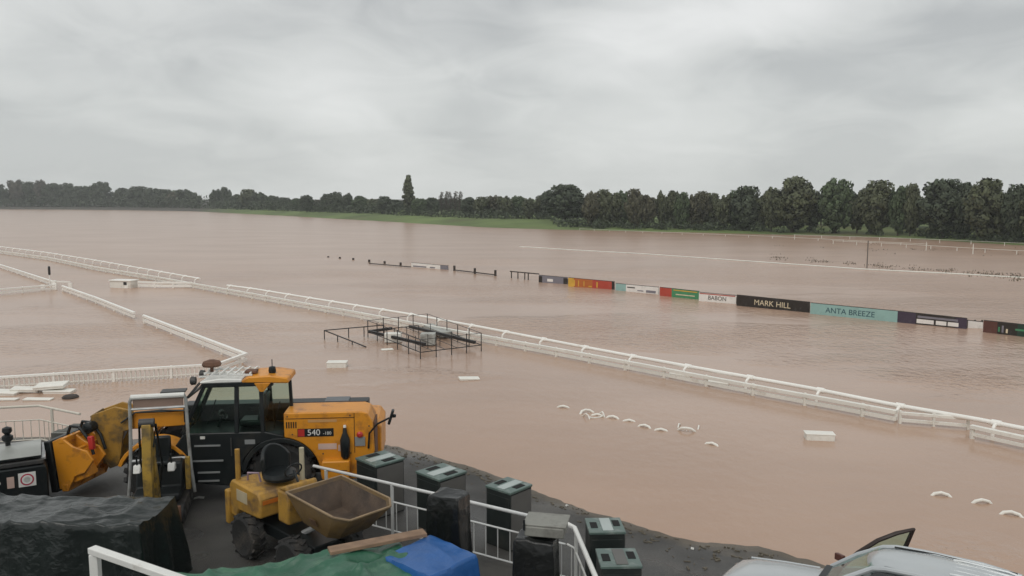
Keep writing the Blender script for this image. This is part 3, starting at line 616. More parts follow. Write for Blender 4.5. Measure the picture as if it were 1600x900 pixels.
# ------------------------------------------------------------------ things adrift
foam = mat('white_foam', (.78, .76, .70), .6, 0, .05, 3, .2, 30)
def slab(name, px, py, z, dims, rz, tilt, label, cat, group=None, rim=True, m=foam):
    p = P(px, py, z); o = empty(name, p, rz, label, cat, group); o.rotation_euler = (tilt[0], tilt[1], rz)
    MB().box((0, 0, 0), dims).build('top_panel', m, o, bevel=min(.02, dims[2]*.3))
    if rim:
        mb = MB(); x, y = dims[0]/2-.03, dims[1]/2-.03
        for a, b in (((-x, -y), (x, -y)), ((x, -y), (x, y)), ((x, y), (-x, y)), ((-x, y), (-x, -y))): mb.bar((*a, -dims[2]/2-.03), (*b, -dims[2]/2-.03), .04, .06)
        mb.build('rim', m, o)
    return o
def crate(px, py, dims, rz, label):
    p = P(px, py, 0); o = empty('floating_crate', p, rz, label, 'crate'); x, y, z = dims
    mb = MB(); mb.box((0, 0, z/2-.06), (x, y, z)); mb.build('body', foam, o, bevel=.025)
    mb = MB(); mb.box((0, 0, z-.06), (x*1.05, y*1.06, .035)); mb.build('lid_rim', foam, o, bevel=.01)
    for q in (-.3, 0, .3): MB().box((q*x, -y/2-.012, z*.45-.06), (.03, .02, z*.7)).build('rib', foam, o)
crate(527, 573, (.80, .50, .27), R(3), 'white ribbed box floating left of a flat panel and below the black barrier')
slab('floating_board', 733, 591, .04, (.80, .45, .06), R(12), (0, .04), 'white flat tilted panel floating below the black pen', 'panel')
crate(1280, 686, (.80, .36, .24), R(-8), 'white ribbed box floating alone on the right below the long rail')
slab('floating_board', 605, 546, .03, (.55, .25, .05), R(20), (.05, 0), 'small white scrap floating just left of the black pen foot', 'panel')
for px, py in ((1063, 585), (1121, 597)): slab('floating_board', px, py, .06, (.85, .4, .12), R(-22), (.1, .05), 'white scrap lodged against the long near rail, '+('upper' if px < 1100 else 'lower')+' one of two', 'panel', rim=False)
T_ = [(80, 601, .26, (1.05, .62, .06), 8, (.08, -.05), 'white table top raised highest on the pile by the picket fence'), (93, 610, .08, (1.0, .42, .05), 2, (.03, .02), 'white table top half under the highest one, on its right'),
      (41, 607, .14, (.95, .45, .05), 10, (.05, .06), 'white table top tilted left of the highest one'), (10, 612, .08, (.9, .55, .06), 0, (.02, .05), 'white table top at the left edge by the picket fence'),
      (12, 623.5, .03, (.70, .25, .04), 2, (0, 0), 'thin white strip floating at the left edge below the table tops'), (60, 623.5, .03, (.95, .30, .05), 2, (.0, .02), 'white strip with a dark notch floating above the corner of the railing')]
for px, py, z, dm, rz, tl, lb in T_: slab('table_top', px, py, z, dm, R(rz), tl, lb, 'table top', 'white table tops adrift by the picket fence')
o = tag(MB().lathe([(.0, -.05), (.22, -.04), (.28, .03), (.22, .09), (.0, .12)], (0, 0, 0), 'z', 16).build('floating_lump', wood_dk, loc=P(110, 621.5, 0)), 'dark round lump floating right of the white table tops', 'debris')
# white plastic chairs, half sunk
def chair_proto():
    o = empty('plastic_chair', (0, 0, 0)); pr = [(-.24, .46), (-.2, .435), (0, .42), (.16, .43), (.22, .46), (.25, .55)]
    mb = MB(); lo = []
    for x, z in pr:
        wd = .23+.03*max(0, z-.5)
        lo.append([(x-(.09*q*q if z > .5 else 0), q*wd, z+(.05*abs(q)**3 if z < .5 else -.11*q*q*max(0, (z-.55)/.35))) for q in (-1, -.8, -.4, 0, .4, .8, 1)])
    mb.loft(lo, close=False, caps=False); s_ = mb.build('seat_shell', foam, o); sd = s_.modifiers.new('solid', 'SOLIDIFY'); sd.thickness = .025
    mb = MB(); mb.path([(.25, -.23, .50), (.27, -.245, .66), (.285, -.22, .78), (.305, -.13, .875), (.32, 0, .905), (.305, .13, .875), (.285, .22, .78), (.27, .245, .66), (.25, .23, .50)], .036, 8); mb.build('back_frame', foam, o)
    mb = MB(); [mb.bar((.255, y, .52), (.298, y*1.02, .79), .05, .02) for y in (-.09, 0, .09)]; mb.build('back_slats', foam, o)
    for sy in (-1, 1):
        mb = MB(); mb.path([(.27, .22*sy, .66), (.1, .27*sy, .65), (-.15, .27*sy, .64), (-.22, .25*sy, .56), (-.25, .24*sy, .0)], .022, 6); mb.build('leg', foam, o)
        mb = MB(); mb.path([(.2, .2*sy, .44), (.30, .25*sy, .0)], .022, 6); mb.build('leg', foam, o)
    return o
ch0 = chair_proto(); first = True
CH = [(880, 637, -12, -30, .08, 'sunken white plastic chair tipped over at the far left end of the row'), (914, 644, 24, 34, .09, 'tipped white plastic chair with legs poking up, second from the left of the row'), (933, 649, -6, -14, .06, None), (958, 653, -26, 8, .075, None), (983, 658, -12, -6, .06, None), (1008, 667, -34, 12, .075, None), (1033, 672.5, -16, -3, .065, None),
      (1072, 675, 160, 24, .13, 'sunken white plastic chair standing taller at the right end of the row'), (1113, 694.5, -38, 10, .06, 'lone sunken white plastic chair below the right end of the row'),
      (1470, 774, -16, 6, .085, 'sunken white plastic chair arched like a thin bow, leftmost of three by the car'), (1534, 786, -4, -20, .10, 'sunken white plastic chair with broad back, middle of three by the car'), (1580, 804, -28, 14, .08, 'sunken white plastic chair lying low, rightmost of three by the car')]
for px, py, rz, tl, lift, lb in CH:                 # rz: heading of the backrest, tl: lean, lift: how far the top of the back clears the water
    c = ch0 if first else copy_tree(ch0); first = False
    c.matrix_world = Matrix.Translation(P(px, py, 0)+Vector((0, 0, lift))) @ Matrix.Rotation(R(rz+90), 4, 'Z') @ Matrix.Rotation(R(tl), 4, 'Y') @ Matrix.Diagonal((1.1, 1.12, 1.1, 1)) @ Matrix.Translation((-.33, 0, -.92))
    tag(c, lb or 'sunken white plastic chair showing only its curved back, in the middle of the row', 'chair', 'sunken white plastic chairs')

# ================================================================== the yard
def YZ(px, py):                                     # place on the yard floor
    z = .3
    for _ in range(6): p = P(px, py, z); z = yard_z(p.x, p.y)
    return P(px, py, z)
rubber = mat('rubber', (.022, .022, .022), .75, 0, .2, 6, .3, 30, (.07, .06, .05), 3, .55)
orange = mat('machine_orange', (.66, .265, .018), .38, 0, .10, 1.2, .06, 50, (.30, .115, .025), 2.6, .58)
yellow = mat('worn_yellow', (.40, .22, .035), .55, 0, .18, 2, .1, 40, (.15, .09, .04), 2.6, .52)
yell2 = mat('digger_yellow', (.38, .235, .035), .55, 0, .15, 2, .1, 40, (.12, .085, .035), 3.5, .50)
black = mat('machine_black', (.008, .011, .012), .4, 0, .2, 2, 0, 1, (.03, .028, .024), 2, .62, spec=.35)
dkgrey = mat('machine_grey', (.05, .05, .05), .5, .2, .2, 3, 0, 1, (.09, .08, .065), 2.5, .56)
steel = mat('galvanised', (.52, .53, .53), .42, .35, .12, 6)
whitep = mat('white_paint', (.72, .72, .69), .4, 0, .06, 1.5, 0, 1, (.45, .42, .37), 2.2, .63)
rust = mat('rusty_brown', (.13, .065, .04), .8, 0, .35, 5)
red = mat('red_plastic', (.45, .03, .025), .4)
amber = mat('amber_lens', (.75, .25, .02), .2)
gl = bpy.data.materials.new('tinted_glass'); gl.use_nodes = True; t = gl.node_tree; t.nodes.remove(t.nodes['Principled BSDF'])
tr = t.nodes.new('ShaderNodeBsdfTransparent'); tr.inputs[0].default_value = (.74, .85, .79, 1); gs_ = t.nodes.new('ShaderNodeBsdfGlossy'); gs_.inputs['Roughness'].default_value = .03
gs_.inputs['Color'].default_value = (.9, .95, .95, 1); fr = t.nodes.new('ShaderNodeFresnel'); fr.inputs['IOR'].default_value = 1.5; mxs = t.nodes.new('ShaderNodeMixShader')
gb = t.nodes.new('ShaderNodeNewGeometry'); fb = t.nodes.new('ShaderNodeMath'); fb.operation = 'MULTIPLY_ADD'; fb.inputs[1].default_value = -1; fb.inputs[2].default_value = 1; t.links.new(gb.outputs['Backfacing'], fb.inputs[0]); fm = t.nodes.new('ShaderNodeMath'); fm.operation = 'MULTIPLY'; t.links.new(fb.outputs[0], fm.inputs[0]); t.links.new(fr.outputs[0], fm.inputs[1]); t.links.new(fm.outputs[0], mxs.inputs[0]); t.links.new(tr.outputs[0], mxs.inputs[1]); t.links.new(gs_.outputs[0], mxs.inputs[2]); t.links.new(mxs.outputs[0], t.nodes['Material Output'].inputs['Surface'])
glass_dk = mat('dark_glass', (.012, .014, .015), .05, 0, .1, 1, spec=.8)

def wheel(parent, c, r, w_, rimm, lugs=18, rr_=.55):
    h = w_/2; o = empty('wheel', c); o.parent = parent
    mb = MB(); mb.lathe([(r*rr_, -h*.75), (r*.82, -h), (r*.97, -h*.82), (r, -h*.4), (r, h*.4), (r*.97, h*.82), (r*.82, h), (r*rr_, h*.75)], (0, 0, 0), 'y', 32)
    for i in range(lugs):
        for s_ in (-1, 1):
            a = 2*math.pi*(i+.5*(s_ > 0))/lugs; rot = Matrix.Rotation(-a, 3, 'Y') @ Matrix.Rotation(s_*.5, 3, 'X')
            mb.box((r*1.015*math.cos(a), s_*h*.45, r*1.015*math.sin(a)), (.05*r/.5, h*.95, .075*r/.5), rot)
    mb.build('tyre', rubber, o)
    mb = MB(); mb.lathe([(.01, h*.45), (r*.18, h*.62), (r*.2, h*.35), (r*.46, h*.3), (r*.56, h*.74), (r*.56, -h*.74), (r*.46, -h*.3), (.01, -h*.3)], (0, 0, 0), 'y', 24); mb.build('rim', rimm, o)
    return o

# ------------------------------------------------------------------ big orange telescopic handler
o = th = empty('telescopic_handler', (-3.12, 18.5, .33), math.pi+R(5), 'large orange and black telescopic handler with dark cab, facing left at the water edge', 'telehandler')
MB().box((2.9, -.05, .62), (5.2, 1.0, .42)).build('chassis', black, o, bevel=.03)
arch = [(2.07+.86*math.cos(R(a)), .62+.86*math.sin(R(a))) for a in range(96, 181, 7)]
side = [(.10, .62), (.03, 1.15), (.06, 1.80), (.16, 1.98), (.30, 2.03), (1.98, 2.03), (1.98, 1.48)]+arch[1:]+[(1.19, .50), (.40, .50)]
MB().prism(side, .30, 1.20).build('body_panel', orange, o, bevel=.025)
MB().box((.86, 1.23, .77), (.60, .34, .42)).build('fuel_box', orange, o, bevel=.03)
MB().prism([(-.05, .62), (-.06, 1.40), (.05, 1.56), (.5, 1.60), (.5, .55)], -1.15, .297).build('counterweight', orange, o, bevel=.04)
MB().prism([(.6, .75), (.5, 1.35), (.9, 1.50), (2.9, 1.45), (3.4, 1.25), (3.4, .75)], -1.2, -.5).build('engine_hood', orange, o, bevel=.04)
MB().box((2.35, -.12, 1.77), (4.2, .42, .42)).build('boom', black, o, bevel=.025)
MB().box((5.05, -.12, 1.66), (1.5, .36, .40), Matrix.Rotation(R(3), 3, 'Y')).build('boom_extension', orange, o, bevel=.02)
MB().box((.98, -.12, 1.985), (.55, .43, .03)).build('boom_wear_plate', mat('plate_grey', (.12, .13, .14), .5), o)
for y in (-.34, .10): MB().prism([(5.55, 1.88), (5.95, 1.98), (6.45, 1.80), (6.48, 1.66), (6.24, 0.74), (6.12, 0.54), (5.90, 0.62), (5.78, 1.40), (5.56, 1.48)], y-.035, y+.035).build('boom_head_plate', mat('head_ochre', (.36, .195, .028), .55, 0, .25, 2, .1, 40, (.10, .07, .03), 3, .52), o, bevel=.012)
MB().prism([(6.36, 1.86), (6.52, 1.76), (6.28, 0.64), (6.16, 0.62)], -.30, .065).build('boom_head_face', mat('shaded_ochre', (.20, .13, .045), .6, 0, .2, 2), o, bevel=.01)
MB().tube((5.75, -.12, 1.55), (6.1, -.12, .85), .06, 10).build('tilt_ram', steel, o)
# rear and front wheels, guards
dkrim = mat('dark_rim', (.05, .05, .05), .5, .2)
for x in (2.07, 4.75):
    for y in (.90, -.90): wheel(o, (x, y, .66), .66, .44, dkrim, 20)
MB().arc((2.07, .62), .76, .86, .72, 1.24, 10, 150).build('mudguard', black, o, bevel=.01)
MB().arc((4.75, .66), .74, .82, .66, 1.2, 20, 168).build('mudguard', orange, o, bevel=.01)
MB().arc((4.75, .66), .74, .82, -1.2, -.66, 20, 168).build('mudguard', orange, o, bevel=.01)
# cab: lower shell, door, pillars, panes, roof
cab_lo = [(1.96, 1.42), (2.00, 1.52), (2.40, 1.62), (4.12, 1.62), (4.34, 1.30), (4.16, .52), (3.10, .40), (2.96, .62), (2.83, 1.06), (2.58, 1.32)]
MB().prism(cab_lo, .20, 1.17).build('cab_shell', black, o, bevel=.03)
pil = [((4.15, 1.60), (3.66, 2.66)), ((3.00, 1.60), (2.98, 2.68)), ((2.44, 1.60), (2.46, 2.66)), ((1.90, 1.60), (1.92, 2.62))]
for (a, b) in pil[:3]: MB().bar((a[0], 1.14, a[1]), (b[0], 1.08, b[1]), .09, .085).build('pillar', black, o, bevel=.012)
for (a, b) in (pil[0], pil[2]): MB().bar((a[0], .24, a[1]), (b[0], .28, b[1]), .09, .085).build('pillar', black, o, bevel=.012)
MB().bar((1.90, .58, 1.5), (1.94, .56, 2.62), .07, .07).build('pillar', black, o, bevel=.012)
mb = MB(); mb.bar((3.70, 1.09, 2.66), (2.20, 1.09, 2.68), .11, .10); mb.bar((3.70, .27, 2.66), (2.2, .27, 2.68), .1, .1); mb.bar((3.68, .27, 2.66), (3.68, 1.09, 2.66), .1, .1); mb.build('roof_frame', black, o, bevel=.01)
mb = MB(); mb.loft([[(4.07, 1.13, 1.62), (3.05, 1.13, 1.62), (3.05, 1.145, 1.62), (4.07, 1.145, 1.62)], [(3.66, 1.075, 2.62), (3.03, 1.075, 2.62), (3.03, 1.09, 2.62), (3.66, 1.09, 2.62)]]); mb.build('door_pane', gl, o, smooth=0)
mb = MB(); mb.loft([[(2.95, 1.13, 1.62), (2.49, 1.13, 1.62), (2.49, 1.145, 1.62), (2.95, 1.145, 1.62)], [(2.93, 1.075, 2.62), (2.51, 1.075, 2.62), (2.51, 1.09, 2.62), (2.93, 1.09, 2.62)]]); mb.build('side_pane', gl, o, smooth=0)
mb = MB(); mb.loft([[(2.40, 1.13, 1.5), (1.92, .63, 1.5), (1.91, .64, 1.5), (2.39, 1.14, 1.5)], [(2.42, 1.08, 2.62), (1.97, .61, 2.62), (1.96, .62, 2.62), (2.41, 1.09, 2.62)]]); mb.build('rear_pane', gl, o, smooth=0)
mb = MB(); mb.loft([[(4.14, .28, 1.62), (4.14, 1.10, 1.62), (4.155, 1.10, 1.62), (4.155, .28, 1.62)], [(3.68, .30, 2.62), (3.68, 1.06, 2.62), (3.695, 1.06, 2.62), (3.695, .30, 2.62)]]); mb.build('windscreen', gl, o, smooth=0)
mb = MB(); mb.loft([[(1.90, .28, 1.5), (1.90, .54, 1.5), (1.91, .54, 1.5), (1.91, .28, 1.5)], [(1.95, .30, 2.62), (1.95, .54, 2.62), (1.96, .54, 2.62), (1.96, .30, 2.62)]]); mb.build('rear_pane', gl, o, smooth=0)
MB().prism([(1.86, 2.68), (1.88, 2.80), (2.25, 2.86), (2.72, 2.84), (2.86, 2.76), (2.86, 2.70)], .20, 1.15).build('roof_rear', orange, o, bevel=.035)
MB().prism([(2.86, 2.71), (2.86, 2.78), (3.35, 2.80), (3.74, 2.74), (3.76, 2.70)], .24, 1.12).build('roof_front', whitep, o, bevel=.02)
mb = MB(); mb.loft([[(2.60, 1.10, 2.70), (2.24, 1.12, 2.70), (2.24, 1.17, 2.70), (2.60, 1.15, 2.70)], [(2.48, 1.10, 2.50), (2.40, 1.11, 2.50), (2.40, 1.16, 2.50), (2.48, 1.15, 2.50)]]); mb.build('roof_corner', orange, o, bevel=.012)
mb = MB(); [mb.bar((2.7+.16*i, .3, 2.89), (2.7+.16*i, 1.05, 2.89), .03, .03) for i in range(7)]; [mb.bar((2.65, y, 2.865), (3.78, y, 2.84), .035, .035) for y in (.3, .68, 1.05)]; mb.build('roof_guard', whitep, o)
mb = MB(); mb.bar((3.75, .2, 2.72), (4.02, .2, 2.40), .06, .05); mb.bar((3.75, 1.10, 2.72), (4.02, 1.10, 2.40), .06, .05); mb.bar((4.02, .2, 2.4), (4.02, 1.10, 2.4), .05, .05); mb.build('front_guard', dkgrey, o, bevel=.008)
for y in (.30, .98): MB().lathe([(.02, -.06), (.085, -.05), (.095, .04), (.07, .06)], (3.92, y, 2.74), 'x', 14).build('work_lamp', dkgrey, o)
mb = MB(); mb.lathe([(.03, -.05), (.19, -.045), (.21, .0), (.18, .06), (.06, .10)], (3.62, .62, 3.03), 'z', 18); mb.bar((3.62, .62, 2.84), (3.62, .62, 2.99), .06, .06); mb.build('mushroom_cap', rust, o)
MB().box((2.72, .8, 2.89), (.26, .22, .07)).build('roof_hatch', rust, o, bevel=.02)
mb = MB(); mb.lathe([(.075, .0), (.085, .05), (.07, .13), (.055, .14)], (2.26, .85, 2.86), 'z', 14); mb.build('beacon', black, o); MB().tube((2.26, .85, 2.98), (2.26, .85, 3.16), .01, 6).build('aerial', black, o)
# seat and wheel seen through the panes
mb = MB(); mb.box((2.75, .68, 1.74), (.5, .5, .14)); mb.box((2.50, .68, 2.08), (.13, .48, .62), Matrix.Rotation(R(-10), 3, 'Y')); mb.build('seat', black, o, bevel=.04)
mb = MB(); mb.path([(3.52, .68, 1.6), (3.40, .68, 1.88)], .03, 8); mb.path([(3.40+.07*math.cos(a), .68+.19*math.sin(a), 1.89+.17*math.cos(a)*.5) for a in [i*math.pi/8 for i in range(17)]], .018, 6); mb.build('steering_wheel', black, o)
for x0, x1, z in ((3.9, 3.35, 1.34), (3.95, 3.30, 1.00), (3.85, 3.38, .74), (3.85, 3.40, .55)): MB().bar((x0, 1.185, z), (x1, 1.185, z), .02, .035).build('step_tread', mat('step_grey', (.22, .23, .23), .5), o)
MB().box((3.72, 1.178, 1.52), (.10, .012, .06)).build('door_badge', whitep, o); MB().tube((3.12, 1.18, 1.1), (3.12, 1.18, 1.5), .015, 6).build('grab_handle', dkgrey, o)
MB().box((2.72, 1.178, 1.40), (.22, .012, .10)).build('label_plate', mat('step_grey', (.22, .23, .23), .5), o)
mb = MB(); [mb.box((x, 1.203, 1.55), (.012, .006, .9)) for x in (.46,)]; mb.box((1.2, 1.203, 1.90), (1.48, .006, .012)); mb.box((.86, 1.403, .77), (.5, .005, .012)); mb.build('panel_seam', black, o)
mb = MB(); [mb.lathe([(.016, 1.20), (.016, 1.212)], (x, 0, z), 'y', 8) for x, z in ((.14, .75), (.14, 1.7), (.55, 1.95), (1.9, 1.95), (1.15, 1.1), (.55, 1.1), (1.8, 1.55))]; mb.build('bolt_heads', dkgrey, o)
mb = MB(); [mb.box((1.72+.05*i, 1.203, 1.76), (.025, .006, .14)) for i in range(5)]; mb.build('vent_slots', black, o)
for y0, z0 in ((-.05, 1.98), (.05, 1.97)): mb = MB(); mb.path([(4.3, .12+y0*.4, 1.86), (4.9, .14, 1.87+y0*.3), (5.5, .13, 1.84), (5.8, .14+y0, 1.62)], .022, 6); mb.build('hose', black, o)
mb = MB(); mb.bar((3.62, 1.10, 1.8), (3.42, 1.13, 2.35), .012, .02); mb.build('wiper', black, o); mb = MB(); mb.bar((2.25, .94, 1.62), (2.12, .82, 2.2), .012, .02); mb.build('wiper', black, o)
# rear decals and fittings
FS = lambda x, z, y=1.206: Matrix.Translation((x, y, z)) @ Matrix(((-1, 0, 0, 0), (0, 0, 1, 0), (0, 1, 0, 0), (0, 0, 0, 1)))
MB().box((1.30, 1.203, 1.58), (.78, .006, .18)).build('model_plate', black, o); MB().box((1.61, 1.208, 1.58), (.14, .004, .16)).build('plate_mark', red, o)
for s, x, sz in (('540', 1.34, .19), ('-180', 1.05, .10)):
    me = text_mesh(s, sz, .002); me.transform(FS(x, 1.58-(.02 if sz < .15 else 0), 1.2105)); me.materials.append(whitep); ob = bpy.data.objects.new('lettering', me); col.objects.link(ob); ob.parent = o
MB().box((1.05, 1.203, 1.26), (.40, .006, .13)).build('sticker', mat('sticker_pink', (.55, .40, .34), .5), o); MB().box((1.15, 1.203, 1.84), (.62, .006, .06)).build('sticker', mat('sticker_tan', (.50, .27, .10), .5), o)
MB().box((.74, 1.203, 1.22), (.16, .006, .14)).build('sticker', mat('sticker_pink', (.55, .40, .34), .5), o)
mb = MB(); mb.lathe([(.06, 0), (.10, .06), (.11, .42), (.05, .58), (.04, .68)], (.66, 1.27, 1.0), 'z', 14); mb.build('air_filter', black, o); MB().lathe([(.035, 0), (.03, .05)], (.66, 1.27, 1.70), 'z', 10).build('filter_cap', whitep, o)
MB().lathe([(.06, -.03), (.07, .02), (.03, .05)], (.34, 1.23, 1.52), 'y', 14).build('rear_lamp', red, o); MB().box((.34, 1.215, 1.36), (.22, .03, .20)).build('lamp_plate', mat('step_grey', (.22, .23, .23), .5), o)
mb = MB(); mb.path([(.16, 1.22, 1.2), (.13, 1.26, 1.55), (-.05, 1.35, 1.78), (-.32, 1.42, 1.93)], .022, 8); mb.build('mirror_arm', black, o)
mb = MB(); mb.box((-.36, 1.44, 1.96), (.06, .20, .32), Matrix.Rotation(R(-18), 3, 'Y')); mb.box((-.42, 1.44, 1.98), (.10, .08, .07)); mb.build('mirror', black, o, bevel=.02)
MB().prism([(.02, .75), (.02, 1.75), (.05, 1.75), (.05, .75)], .4, 1.1).build('rear_grille', rust, o)
# carriage and tipped-up attachment at the front
cr_ = empty('carriage', (6.30, .18, .06)); cr_.parent = o; cr_.rotation_euler = (0, R(6), R(-14))
MB().box((.62, -.05, .80), (.16, 1.50, 1.16)).build('back_plate', black, cr_, bevel=.02)
for y in (-.62, -.22, .22, .62): MB().prism([(.52, .28), (.52, 1.36), (.30, 1.44), (.05, 1.22), (-.28, 1.10), (-.40, .88), (-.16, .62), (.1, .55), (.30, .24)], y-.03, y+.03).build('rib', orange, cr_, bevel=.012)
for a, b, s in (((.30, -.66, 1.36), (.30, .66, 1.36), .12), ((.38, -.66, .30), (.38, .66, .30), .16), ((.05, -.64, 1.10), (.05, .64, 1.10), .10)): MB().bar(a, b, s, s).build('cross_beam', orange, cr_, bevel=.015)
mb = MB(); mb.box((.12, .42, .72), (.5, .34, .62), Matrix.Rotation(R(18), 3, 'Y')); mb.build('side_panel', orange, cr_, bevel=.03)
for y in (-.45, -.1, .3): mb = MB(); mb.path([(.42, y, 1.38), (.30, y, 1.60), (.05, y+.05, 1.58), (-.18, y+.1, 1.30), (-.25, y+.1, .95)], .035, 8); mb.build('hose', black, cr_)
MB().lathe([(.02, -.14), (.12, -.12), (.13, .10), (.06, .14)], (-.02, .10, 1.50), 'y', 14).build('hydraulic_motor', black, cr_)
MB().box((-.24, .40, 1.22), (.12, .1, .3)).build('red_coupling', red, cr_, bevel=.02)

# ------------------------------------------------------------------ mini digger with white roll frame
p = P(249, 815, .35); o = empty('mini_digger', (p.x-.12, 16.38, yard_z(p.x, 16.4)), R(-76), 'small yellow mini digger with white roll frame and upright muddy arm', 'mini digger')
for y in (-.43, .43):
    tk = [(.68*math.copysign(1, math.cos(a))*.72+.17*math.cos(a)*1.3, .19+.19*math.sin(a)) for a in [R(i*20) for i in range(18)]]
    MB().prism(tk, y-.13, y+.13).build('track', rubber, o, bevel=.02)
    mb = MB(); [mb.lathe([(.09, -.145), (.09, .145)], (x, y, .19), 'y', 14) for x in (-.48, -.16, .16, .48)]; mb.build('track_roller', dkgrey, o)
MB().box((0, 0, .30), (.8, .62, .22)).build('undercarriage', dkgrey, o, bevel=.02)
MB().prism([(-.78, .5), (-.72, 1.05), (-.45, 1.16), (-.1, 1.10), (.0, .62), (.42, .60), (.45, .44), (-.6, .42)], -.46, .46).build('house', black, o, bevel=.04)
mb = MB(); mb.box((-.18, 0, 1.12), (.42, .44, .12)); mb.box((-.38, 0, 1.38), (.12, .42, .48)); mb.build('seat', black, o, bevel=.04)
for y in (-.36, .30): MB().prism([(.05, 1.02), (.1, 1.18), (.24, 1.2), (.32, 1.04)], y-.07, y+.07).build('control_cover', whitep, o, bevel=.02); MB().tube((.2, y, 1.15), (.26, y, 1.4), .018, 6).build('lever', black, o)
frm = [[(-.30, y*1.16, .35), (-.32, y*1.06, .9), (-.33, y, 1.6), (-.34, y*.97, 2.40), (-.34, y*.90, 2.50)] for y in (-.57, .57)]
for f_ in frm: mb = MB(); mb.path(f_, .036, 8); mb.build('roll_post', mat('dull_steel', (.36, .37, .36), .5, .2, .15, 5, 0, 1, (.2, .19, .17), 3, .55), o)
MB().tube((-.34, -.53, 2.50), (-.34, .53, 2.50), .055, 10).build('roll_bar', whitep, o)
MB().tube((-.34, -.55, 2.24), (-.34, .55, 2.24), .03, 8).build('cross_bar', steel, o); MB().tube((-.33, -.57, 1.12), (-.33, .57, 1.12), .03, 8).build('cross_bar', steel, o)
MB().box((-.36, 0, 2.37), (.03, 1.0, .22)).build('canopy_sheet', mat('tan_sheet', (.24, .165, .13), .7, 0, .2, 2), o, bevel=.01)
MB().box((-.5, .30, 2.56), (.3, .5, .03)).build('roof_scrap', dkgrey, o)
MB().prism([(.40, .52), (.42, .80), (.66, 1.45), (.80, 2.20), (.92, 2.20), (.86, 1.40), (.62, .72), (.60, .50)], -.10, .10).build('boom', yell2, o, bevel=.015)
MB().prism([(.84, 2.28), (1.02, 2.24), (1.14, 1.3), (1.10, .50), (.96, .50), (.92, 1.3)], -.085, .085).build('dipper', yell2, o, bevel=.015)
MB().tube((.70, .0, 1.2), (.98, .0, 2.0), .045, 10).build('ram', steel, o)
MB().lathe([(.085, -.14), (.085, .14)], (.92, 0, 2.26), 'y', 14).build('knuckle_pin', dkgrey, o)
mb = MB(); mb.prism([(.92, .55), (1.14, .52), (1.22, .30), (1.05, .10), (.80, .12), (.74, .28), (.88, .34)], -.2, .2); mb.build('bucket', rust, o, bevel=.015)
MB().box((.93, 0, .34), (.06, 1.12, .36)).build('dozer_blade', rust, o, bevel=.012)
for y in (-.3, .3): MB().bar((.45, y, .25), (.92, y, .2), .07, .09).build('blade_arm', dkgrey, o)
MB().box((.10, .60, .92), (.10, .10, .70)).build('yellow_guard_post', yell2, o, bevel=.015)
mb = MB(); mb.path([(.5, -.12, .8), (.66, -.2, 1.4), (.86, -.15, 2.25), (1.08, -.12, 1.9)], .022, 6); mb.path([(.5, .12, .8), (.62, .2, 1.3), (.84, .15, 2.2), (1.06, .13, 1.8)], .022, 6); mb.build('hose', black, o)

# ------------------------------------------------------------------ site dumper
wc = YZ(400, 868); yaw = R(-43); fx = Vector((math.cos(yaw), math.sin(yaw), 0)); lf = Vector((-math.sin(yaw), math.cos(yaw), 0))
base = wc + fx*.86 + lf*.42
o = empty('site_dumper', (base.x, base.y, yard_z(base.x, base.y)), yaw, 'small worn yellow site dumper with open muddy skip and black seat', 'dumper', scale=1.08)
for x, y in ((-.86, -.48), (-.86, .48), (.62, -.50), (.62, .50)): wheel(o, (x, y, .38), .38, .28, mat('rim_grey', (.16, .155, .14), .6), 14)
MB().box((-.15, 0, .48), (1.9, .5, .2)).build('chassis', black, o, bevel=.02)
MB().prism([(-1.42, .62), (-1.45, 1.16), (-1.36, 1.26), (-.48, 1.22), (-.40, 1.12), (-.40, .80), (-.50, .78), (-1.15, .76), (-1.22, .60)], -.50, .50).build('engine_cover', yellow, o, bevel=.03)
MB().box((-1.47, 0, .75), (.14, 1.1, .62)).build('counterweight', yellow, o, bevel=.03)
for q, mt in ((-1.0, mat('sticker_cream', (.45, .38, .25), .6)),): MB().box((q, -.503, 1.04), (.36, .006, .20)).build('sticker', mt, o)
MB().box((-.395, -.2, 1.06), (.006, .5, .07)).build('warning_strip', mat('warn_orange', (.55, .16, .02), .5), o)
mb = MB(); mb.lathe([(.02, -.02), (.28, -.02), (.30, .03), (.28, .10), (.02, .12)], (-.72, .08, 1.32), 'z', 20); mb.build('seat', black, o)
mb = MB(); lo = []
for i in range(9):
    a = R(112+17*i); lo.append([(-.72+r*math.cos(a), .08+r*math.sin(a), z) for r, z in ((.30, 1.36), (.33, 1.62), (.31, 1.86-.012*(i-4)**2), (.25, 1.86-.012*(i-4)**2), (.25, 1.36))])
mb.loft(lo); mb.build('backrest', black, o, bevel=.015)
mb = MB(); mb.box((-.02, .0, 1.05), (.34, .60, .56)); mb.prism([(-.2, 1.33), (.10, 1.46), (.16, 1.33)], -.3, .3); mb.build('dash', yellow, o, bevel=.04)
mb = MB(); mb.path([(-.06, .05, 1.35), (-.22, .05, 1.56)], .022, 8); mb.path([(-.23+.05*math.cos(a), .05+.16*math.sin(a), 1.56+.12*math.cos(a)) for a in [i*math.pi/8 for i in range(17)]], .015, 6); mb.build('steering_wheel', black, o)
MB().tube((-1.30, -.40, 1.2), (-1.30, -.40, 1.80), .045, 8).build('folded_roll_post', yellow, o); MB().tube((-.55, .42, 1.2), (-.55, .42, 1.8), .045, 8).build('folded_roll_post', mat('post_cream', (.45, .40, .28), .6), o)
mb = MB(); mb.path([(-1.15, -.30, 1.24), (-1.10, -.32, 1.40), (-.95, -.20, 1.40), (-.92, -.18, 1.24)], .018, 6); mb.build('handle', mat('pipe_mauve', (.28, .2, .25), .5), o)
